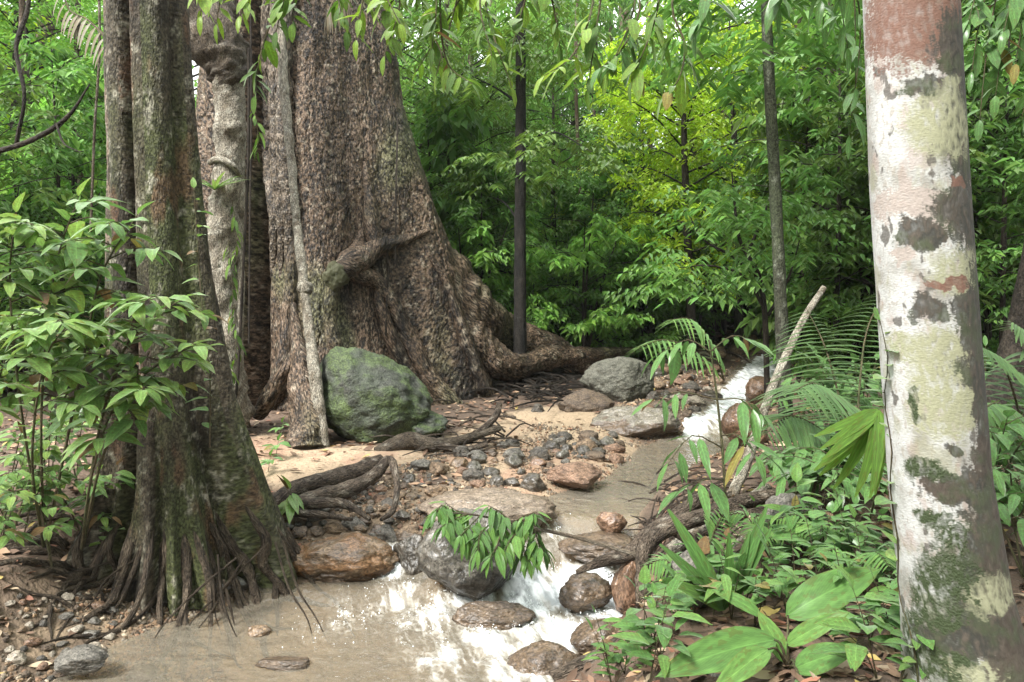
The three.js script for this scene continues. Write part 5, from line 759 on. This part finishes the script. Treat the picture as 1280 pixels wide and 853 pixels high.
// --- the leafy broken branch over the round boulder, with its bare stick
{
  const P = new Plant('fallen_branch', 'fallen leafy branch drooping over the round boulder in the falls', 'branch', at(870, 712, 3.9), 71);
  P.stem(pts([[872, 712, 3.85], [790, 692, 4.1], [720, 672, 4.25], [665, 660, 4.3], [600, 645, 4.35], [552, 640, 4.4]]), [0.013, 0.012, 0.011, 0.009, 0.006, 0.003], { seg: 7, color: rootTone });
  const o = { kind: 'lance', mats: LM.branch, len: 0.125, droop: 1.0, fwd: 0.45, n: 21, from: 0.1, vary: 1.0, petiole: 0.1 };
  for (const h of [[[670, 660, 4.3], [672, 676, 4.22], [680, 690, 4.18]], [[655, 658, 4.3], [640, 672, 4.2], [630, 690, 4.15]], [[640, 655, 4.32], [655, 645, 4.25], [672, 640, 4.2]], [[620, 650, 4.35], [600, 668, 4.2], [598, 690, 4.12]], [[600, 645, 4.35], [585, 660, 4.25], [575, 670, 4.2]], [[585, 643, 4.37], [565, 650, 4.3], [550, 660, 4.25]], [[565, 641, 4.4], [552, 632, 4.35], [545, 640, 4.3]], [[640, 655, 4.32], [625, 640, 4.3], [610, 632, 4.3]], [[630, 652, 4.33], [622, 680, 4.15], [612, 700, 4.1]], [[660, 660, 4.3], [655, 690, 4.18], [660, 702, 4.15]], [[600, 645, 4.35], [570, 638, 4.4], [556, 628, 4.4]]]) P.twig(pts(h), 0.004, o);
  P.done();
}
// --- the right bank: roots, poles, driftwood
{
  const wet = (x, y, z) => { const a = fbm(x * 10, y * 10, z * 10, 3), b = fbm(x * 30, y * 30, z * 30, 2); return mix3(mix3([0.05, 0.037, 0.028], [0.12, 0.092, 0.07], clamp(0.5 + a * 1.9)), [0.36, 0.32, 0.27], smooth(0.15, 0.35, b) * 0.6); };
  const wood = (name, label, cat, list, radii, tone = wet, o = {}) => { const p = pts(list), t = thing(name, label, cat, p[0]); part('limb', tube(p, radii, { seg: 12, knob: 0.2, freq: 8, color: tone, ...o }), M.root, t); return t; };
  const fork = (t, list, radii, tone = wet) => part('fork', tube(pts(list), radii, { seg: 9, knob: 0.22, freq: 9, color: tone }), M.root, t);
  let t = wood('bank_root', 'thick arched root running along the water on the bank', 'root', [[720, 716, 4.35], [752, 702, 4.35], [786, 694, 4.4], [806, 672, 4.45], [835, 652, 4.5], [862, 634, 4.6], [880, 622, 4.8]], [0.014, 0.034, 0.042, 0.044, 0.046, 0.046, 0.04]);
  t = wood('bank_root', 'big forked root with a leg standing at the water', 'root', [[806, 778, 3.95], [803, 730, 3.98], [806, 688, 4.05], [822, 668, 4.1], [860, 652, 4.2], [905, 636, 4.35], [940, 625, 4.5], [975, 620, 4.6], [1003, 632, 4.7]], [0.036, 0.038, 0.04, 0.046, 0.048, 0.045, 0.044, 0.04, 0.03]);
  fork(t, [[840, 660, 4.15], [862, 675, 4.15], [880, 690, 4.15]], [0.04, 0.03, 0.02]); fork(t, [[905, 640, 4.35], [935, 645, 4.35], [985, 628, 4.55]], [0.045, 0.04, 0.03]);
  t = wood('bank_root', 'pale root buried in litter behind the forked root', 'root', [[838, 690, 4.3], [880, 662, 4.4], [915, 640, 4.6], [960, 610, 5.0]], [0.04, 0.055, 0.05, 0.03], paleTone);
  wood('driftwood', 'half-rotten driftwood log lying up the bank from the water', 'log', [[690, 850, 3.62], [735, 833, 3.68], [775, 808, 3.75], [800, 785, 3.85], [830, 760, 3.95], [868, 742, 4.05], [890, 720, 4.1]], [0.045, 0.055, 0.05, 0.045, 0.04, 0.032, 0.02]);
  wood('leaning_pole', 'long pale lichened pole leaning up from the bank', 'branch', [[915, 620, 4.9], [935, 575, 5.3], [960, 500, 5.9], [985, 440, 6.4], [1010, 390, 6.8], [1030, 360, 7.0]], [0.036, 0.036, 0.036, 0.034, 0.03, 0.026], paleTone, { knob: 0.14 });
  wood('fallen_stick', 'grey fallen stick lying under the bank herbs', 'branch', [[905, 700, 3.9], [925, 680, 4.0], [950, 655, 4.2]], [0.02, 0.03, 0.03], paleTone);
  wood('surface_root', 'long knotted root lying on sand beside the fluted tree', 'root', [[330, 640, 5.35], [372, 612, 5.6], [420, 600, 5.75], [455, 588, 5.8], [478, 575, 5.9]], [0.04, 0.075, 0.085, 0.075, 0.05]);
  t = wood('surface_root', 'second knotted root below the one on the sand', 'root', [[345, 640, 5.2], [395, 622, 5.3], [440, 610, 5.45], [470, 592, 5.6], [486, 575, 5.7], [496, 600, 5.5], [490, 640, 5.2], [476, 650, 5.1]], [0.04, 0.055, 0.055, 0.048, 0.034, 0.026, 0.02, 0.013]);
  fork(t, [[380, 630, 5.2], [430, 630, 5.15], [462, 650, 5.0]], [0.04, 0.03, 0.014]); fork(t, [[360, 640, 5.2], [410, 645, 5.1], [440, 650, 5.0]], [0.03, 0.024, 0.012]);
  t = wood('fallen_bough', 'bark-shedding bough lying across the sand before the boulder', 'branch', [[470, 566, 6.9], [510, 552, 7.05], [545, 556, 7.0], [585, 548, 7.1], [625, 535, 7.3]], [0.05, 0.09, 0.06, 0.045, 0.03], rootTone);
  fork(t, [[545, 556, 7.0], [580, 562, 6.9], [610, 556, 6.95]], [0.04, 0.03, 0.02]); fork(t, [[590, 548, 7.1], [620, 520, 7.4], [624, 505, 7.5]], [0.03, 0.035, 0.03]);
  // brushwood: a tangle of fine roots and twigs caught under the long root
  for (const [name, label, box, n, seed] of [['brushwood', 'tangle of dark twigs caught below the giant tree\'s long root', [630, 720, 462, 512], 90, 3], ['brushwood', 'tangle of brown rootlets hanging from the stream bank', [805, 905, 610, 720], 130, 4], ['brushwood', 'dead twigs heaped beside the upper rapids', [820, 1000, 385, 450], 90, 6], ['brushwood', 'snapped twigs lying across the sand bar', [500, 640, 525, 575], 46, 9]]) {
    const r = rng(seed), c = groundAt((box[0] + box[1]) / 2, box[3]), o = thing(name, label, 'twigs', c), G = new Geo();
    for (let i = 0; i < n; i++) { const p = groundAt(lerp(box[0], box[1], r()), lerp(box[2], box[3], r())), L = (0.12 + r() * 0.3) * (-p.z / 5), a = r() * 6.28; p.y += r() * 0.05 * (-p.z / 4); const e = V(p.x + Math.cos(a) * L, 0, p.z + Math.sin(a) * L); e.y = ground(e.x, e.z) + 0.01 + r() * 0.1; const s = -p.z / 5; addTube(G, [p, p.clone().lerp(e, 0.5).add(V((r() - 0.5) * 0.1 * L, 0.1 * L * r() + 0.02, (r() - 0.5) * 0.2 * L)), e], [0.007 * s, 0.006 * s, 0.003 * s], { seg: 5, steps: 5, color: seed === 3 ? darkTone : wet }); }
    part('twigs', G.build(), M.root, o, null, 'stuff');
  }
}
// --- the right bank: plants
{
  const S = new Plant('stream_sapling', 'slender sapling with drooping glossy leaves on the bank edge', 'sapling', groundAt(912, 715), 81), b = S.o.position.clone(), d = -b.z;
  S.stem([b.clone(), at(908, 640, d), at(903, 560, d), at(893, 470, d), at(886, 425, d)], [0.009, 0.008, 0.007, 0.005, 0.003], { color: stemTone });
  const o = { kind: 'lance', mats: LM.deep, len: 0.17, droop: 0.55, n: 6, from: 0.35, vary: 0.5 };
  for (const h of [[[903, 560, d], [865, 545, d - 0.1], [835, 580, d - 0.15]], [[896, 500, d], [850, 490, d], [815, 500, d - 0.05]], [[895, 500, d], [930, 500, d - 0.1], [955, 520, d - 0.15]], [[888, 440, d], [860, 425, d], [820, 445, d + 0.1]], [[888, 440, d], [915, 420, d], [940, 425, d]], [[901, 545, d], [925, 545, d - 0.2], [945, 570, d - 0.3]], [[905, 600, d], [880, 600, d - 0.1], [845, 615, d - 0.2]]]) S.twig(pts(h), 0.004, o);
  S.done();
  // palms
  for (const [x, y, s, l] of [[965, 705, 1, 'little feather palm beside the grey fallen stick'], [1030, 700, 2, 'little feather palm near the half-buried dark rock'], [862, 752, 3, 'little feather palm above the driftwood log'], [1075, 745, 4, 'little feather palm close to the mottled trunk\'s vine']]) { const b0 = groundAt(x, y), P = new Plant('feather_palm', l, 'palm', b0, 700 + s); for (let k = 0; k < 5; k++) { const a = k * 1.26 + s, L = 0.26 + 0.12 * P.r(), e = V(b0.x + Math.cos(a) * L * 0.7, b0.y + L * 0.55, b0.z + Math.sin(a) * L * 0.6); P.frond([b0.clone(), b0.clone().lerp(e, 0.5).add(V(0, L * 0.35, 0)), e], 0.004, { n: 12, len: 0.12, droop: 0.2, mats: LM.herb, width: 1.7 }); } P.done(); }
  const palm = (label, base, seed, fronds, o) => { const P = new Plant('forest_palm', label, 'palm', base, seed); for (const f of fronds) P.frond(pts(f), 0.009, o); P.done(); };
  palm('big feathery palm behind the leaning pole', groundAt(1070, 590), 91, [[[1068, 580, 4.9], [1050, 500, 5.1], [1030, 430, 5.3], [1008, 385, 5.5]], [[1070, 580, 4.9], [1075, 480, 5.0], [1085, 410, 5.2], [1110, 360, 5.4]], [[1066, 585, 4.9], [1030, 540, 4.7], [985, 520, 4.6], [955, 545, 4.5]], [[1070, 580, 4.9], [1060, 520, 4.7], [1020, 480, 4.4], [990, 490, 4.2]]], { n: 24, len: 0.42, droop: 0.3, sweep: 0.45 });
  palm('pale green palm spreading before the distant stones', groundAt(905, 480), 92, [[[905, 475, 7.4], [870, 440, 7.2], [830, 425, 7.0], [795, 435, 6.8]], [[905, 475, 7.4], [890, 430, 7.3], [865, 400, 7.2], [835, 400, 7.0]]], { n: 14, len: 0.4, droop: 0.35, mats: LM.herb });
  palm('small fern palm at the herb bank\'s water edge', groundAt(893, 722), 93, [[[895, 720, 3.75], [888, 690, 3.72], [893, 665, 3.7], [906, 640, 3.7]], [[893, 722, 3.75], [870, 715, 3.65], [845, 730, 3.55], [830, 755, 3.5]], [[895, 722, 3.75], [880, 735, 3.6], [862, 760, 3.5], [855, 790, 3.45]]], { n: 15, len: 0.17, droop: 0.2, mats: LM.herb, width: 1.6 });
  palm('fern palm behind the mottled trunk\'s shaded side', groundAt(1275, 600), 94, [[[1290, 600, 4.6], [1270, 500, 4.5], [1250, 450, 4.4], [1220, 430, 4.3]], [[1290, 600, 4.6], [1265, 520, 4.3], [1240, 505, 4.1], [1215, 530, 4.0]], [[1290, 600, 4.6], [1275, 560, 4.2], [1250, 550, 4.0], [1225, 575, 3.9]], [[1290, 600, 4.6], [1290, 480, 4.7], [1285, 420, 4.7], [1262, 400, 4.7]], [[1295, 640, 4.3], [1280, 610, 4.0], [1262, 610, 3.8], [1240, 640, 3.7]]], { n: 18, len: 0.3, droop: 0.35, width: 1.8 });
  { const P = new Plant('dry_frond', 'whitish dry palm frond hanging beside the fluted trunk', 'palm frond', at(75, 5, 6.5), 95); P.frond(pts([[70, -60, 6.5], [85, 10, 6.5], [110, 25, 6.4], [135, 55, 6.3], [140, 90, 6.2]]), 0.01, { n: 16, len: 0.3, mats: LM.dry, droop: 0.6, width: 1.4 }); P.done(); }
  { const P = new Plant('dry_frond', 'grey dry palm frond dangling before the giant trunk', 'palm frond', at(445, -80, 5.6), 96); P.frond(pts([[445, -80, 5.6], [430, -25, 5.6], [415, 5, 5.5], [408, 25, 5.5]]), 0.01, { n: 14, len: 0.24, mats: LM.dry, droop: 1.1, width: 1.2 }); P.done(); }
  // the pleated fan leaf
  { const base = groundAt(1085, 660), P = new Plant('fan_palm', 'bright green pleated fan leaf beside the mottled trunk', 'palm', base, 97), hub = at(1098, 512, 3.1); P.stem([base.clone(), at(1098, 590, 3.2), hub], [0.006, 0.005, 0.004]); for (let i = 0; i < 13; i++) { const a = lerp(200, 292, i / 12) * RAD; P.leaf('strap', LM.fan, hub, V(Math.cos(a), Math.sin(a) * 0.95, 0.25 + 0.3 * Math.sin(i)), V(0.2, 0.4, 1), lerp(0.27, 0.36, Math.sin((i / 12) * Math.PI))); } for (const l of P.leaves) l.wide = 2.1; P.done(); }
  // broad ribbed leaves in front
  { const base = groundAt(985, 835), P = new Plant('broad_leaf_plant', 'plant with very broad ribbed leaves low on the bank', 'plant', base, 98), h = V(base.x, base.y + 0.22, base.z + 0.05);
    for (const [bx, by, tx, ty, d1, d2] of [[968, 800, 838, 846, 2.75, 2.55], [982, 828, 944, 764, 2.75, 2.85], [985, 806, 1062, 778, 2.72, 2.6], [995, 836, 1072, 826, 2.65, 2.5], [985, 770, 1108, 714, 2.95, 2.9], [960, 812, 905, 872, 2.65, 2.45], [1000, 850, 1030, 900, 2.6, 2.4], [950, 770, 890, 742, 3.0, 3.05]]) { const m = at(bx, by, d1), e = at(tx, ty, d2); P.stem([base.clone(), base.clone().lerp(m, 0.6).add(V(0, 0.03, 0)), m], [0.006, 0.005, 0.004]); P.leaf('broad', LM.rib, m, e.clone().sub(m).add(V(0, 0.07, 0)), V(0, 0.75, 0.65), e.distanceTo(m) * 0.98); } P.done(); }
  { const base = groundAt(905, 770), P = new Plant('strap_leaf_plant', 'clump of long arching strap leaves on the bank', 'plant', base, 99); for (const [x, y, d2, L] of [[960, 690, 3.2, 0.3], [850, 700, 3.2, 0.42], [820, 720, 3.1, 0.36], [875, 760, 2.9, 0.36], [995, 640, 3.2, 0.4], [1015, 655, 3.2, 0.34], [930, 730, 3.0, 0.34], [840, 780, 2.9, 0.38]]) { const e = at(x, y, d2); P.leaf('strap', LM.herb, base.clone().add(V(0, 0.03, 0)), e.sub(base).add(V(0, 0.2, 0)), V(0, 0.6, 1), L * 1.2); } for (const l of P.leaves) l.wide = 1.9; P.done(); }
  // herbs: each a plant of a few leafy stems
  const r = rng(123), where = (x, y) => x < 830 ? 'by the driftwood log' : y < 690 ? 'around the forked root' : x > 1040 ? 'at the mottled trunk\'s foot' : x < 950 ? 'around the fern palm' : 'around the broad ribbed leaves';
  const spots = []; for (let i = 0; i < 900 && spots.length < 52; i++) { const y = lerp(650, 868, Math.sqrt(r())), x = lerp(735, 1125, r()); if (x < (y > 700 ? 765 + (850 - y) * 1.3 : 960 + (700 - y) * 1.1)) continue; if (x > 830 && x < 1085 && y > 785) continue; if (spots.some(([a, b2]) => Math.hypot(a - x, b2 - y) < 23)) continue; spots.push([x, y]); }
  for (const [x, y] of spots) { const base = groundAt(x, y), k = r(), kind = k < 0.5 ? 'ovate' : k < 0.8 ? 'lance' : 'heart', big = r(), P = new Plant('bank_herb', `low green herb with ${kind === 'ovate' ? 'oval' : kind === 'lance' ? 'narrow' : 'heart-shaped'} leaves ${where(x, y)}`, 'herb', base, 1000 + Math.floor(x * 7 + y), `${kind} leaved herbs ${where(x, y)}`); const ns = 2 + Math.floor(r() * 2);
    for (let i = 0; i < ns; i++) { const a = r() * 6.28, h = 0.1 + r() * 0.28, e = V(base.x + Math.cos(a) * 0.1, base.y + h, base.z + Math.sin(a) * 0.1 + 0.03); P.twig([base.clone(), base.clone().lerp(e, 0.5).add(V(0, 0.03, 0)), e], 0.003, { n: 6, kind, mats: r() < 0.3 ? LM.deep : LM.herb, len: (kind === 'heart' ? 0.075 : 0.095) * (0.6 + 0.9 * big), droop: 0.25, from: 0.25, petiole: 0.2 }); } P.done(); }
  // mid-bank plants with dark quilted leaves, behind the pole and palm
  const mids = [[1000, 560, 4.9], [1030, 540, 5.2], [985, 590, 4.6], [1045, 600, 4.4], [1078, 470, 6.2], [1040, 430, 7], [1075, 600, 4.1], [1000, 470, 7.2], [1060, 520, 5.6], [1015, 630, 4.2], [1250, 640, 3.9], [1275, 690, 3.6], [1268, 540, 5.2], [1236, 470, 6.6], [1290, 740, 3.3]];
  mids.forEach(([x, y, dd], i) => { const base = onGround(X(x, dd), -dd), P = new Plant('bank_shrub', ['quilted-leaf shrub', 'drooping shrub', 'oval-leaved shrub'][i % 3] + ' ' + (x > 1200 ? 'behind the mottled trunk near the ferns' : y < 500 ? 'behind the big feathery palm' : 'on the bank under the big palm'), 'shrub', base, 2000 + i, ['quilted', 'drooping', 'oval'][i % 3] + ' shrubs ' + (x > 1200 ? 'near ferns' : y < 500 ? 'behind palm' : 'under palm'));
    const H = (dd < 5 ? 0.4 : 0.8) * (0.8 + 0.4 * r()); for (let k = 0; k < 3; k++) { const a = r() * 6.28, e = V(base.x + Math.cos(a) * 0.25, base.y + H * (0.7 + 0.4 * r()), base.z + Math.sin(a) * 0.2); branchOut(P, [base.clone(), base.clone().lerp(e, 0.5).add(V(0, 0.08, 0)), e], 0.006, 3, { len: 0.22, from: 0.4, leaves: 3 }, { kind: i % 2 ? 'oblong' : 'ovate', mats: LM.deep, len: 0.15, droop: 0.5 }); } P.done(); });
  // a climbing vine on the mottled trunk
  { const P = new Plant('climbing_vine', 'thin vine with small round leaves climbing the mottled trunk', 'vine', at(1128, 850, 2.33), 101), line = [[1150, 870], [1141, 800], [1124, 740], [1123, 680], [1113, 610], [1115, 560], [1106, 500], [1110, 450], [1100, 400]].map(([x, y]) => hitOn(mottledTrunk, x, y, 0.006)).filter(Boolean); P.twig(line, 0.004, { n: 22, kind: 'heart', mats: LM.shrub, len: 0.06, droop: 0.3, from: 0.02, spread: 0.8 }); P.done(); }
  { const P = new Plant('climbing_vine', 'leafy vine climbing the fluted trunk\'s shaded flank', 'vine', at(250, 500, 4.62), 102); P.twig(pts([[262, 560, 4.5], [262, 470, 4.5], [252, 380, 4.55], [246, 300, 4.65], [242, 235, 4.7]]), 0.005, { n: 16, kind: 'ovate', mats: LM.shrub, len: 0.1, droop: 0.35, from: 0.05 }); P.done(); }
  { const c = at(268, 238, 7.35), P = new Plant('epiphyte', 'spiky green epiphyte perched on the strangler stem', 'plant', c, 103); for (let i = 0; i < 16; i++) { const a = i * 2.4, e = V(Math.cos(a), 0.5 + 0.5 * P.r(), Math.sin(a)); P.leaf('strap', LM.shrub, c, e, V(0, 1, 0.2), 0.25 + 0.1 * P.r()); } for (const l of P.leaves) l.wide = 1.8; P.done(); }
  { const P = new Plant('climbing_fern', 'green climbing plant draped down the strangler stem', 'vine', at(290, 500, 7.35), 104); for (const [x0, y0, x1, y1] of [[290, 250, 294, 330], [285, 300, 290, 400], [293, 380, 290, 480], [280, 420, 288, 510], [315, 130, 322, 190]]) P.twig(pts([[x0, y0, 7.42], [(x0 + x1) / 2 + 3, (y0 + y1) / 2, 7.38], [x1, y1, 7.4]]), 0.004, { n: 12, kind: 'lance', mats: LM.bough, len: 0.13, droop: 0.8, from: 0.05 }); P.done(); }
  for (const [x, y, s] of [[345, 570, 1], [335, 590, 2], [512, 505, 3], [640, 470, 4], [350, 545, 5]]) { const base = groundAt(x, y), P = new Plant('sand_seedling', ['small seedling alone on the reddish sand', 'tiny seedling at the sand\'s edge by the buttress', 'seedling sprouting beside the mossy boulder', 'seedling near the dark twig tangle', 'seedling at the giant aerial root\'s foot'][s - 1], 'plant', base, 3000 + s); const e = V(base.x + 0.03, base.y + 0.14, base.z + 0.03); P.twig([base.clone(), base.clone().lerp(e, 0.5), e], 0.003, { n: 6, kind: 'ovate', mats: LM.herb, len: 0.11, droop: 0.2, from: 0.4 }); P.done(); }
}
console.log('plants');
renderer.render(scene, camera);
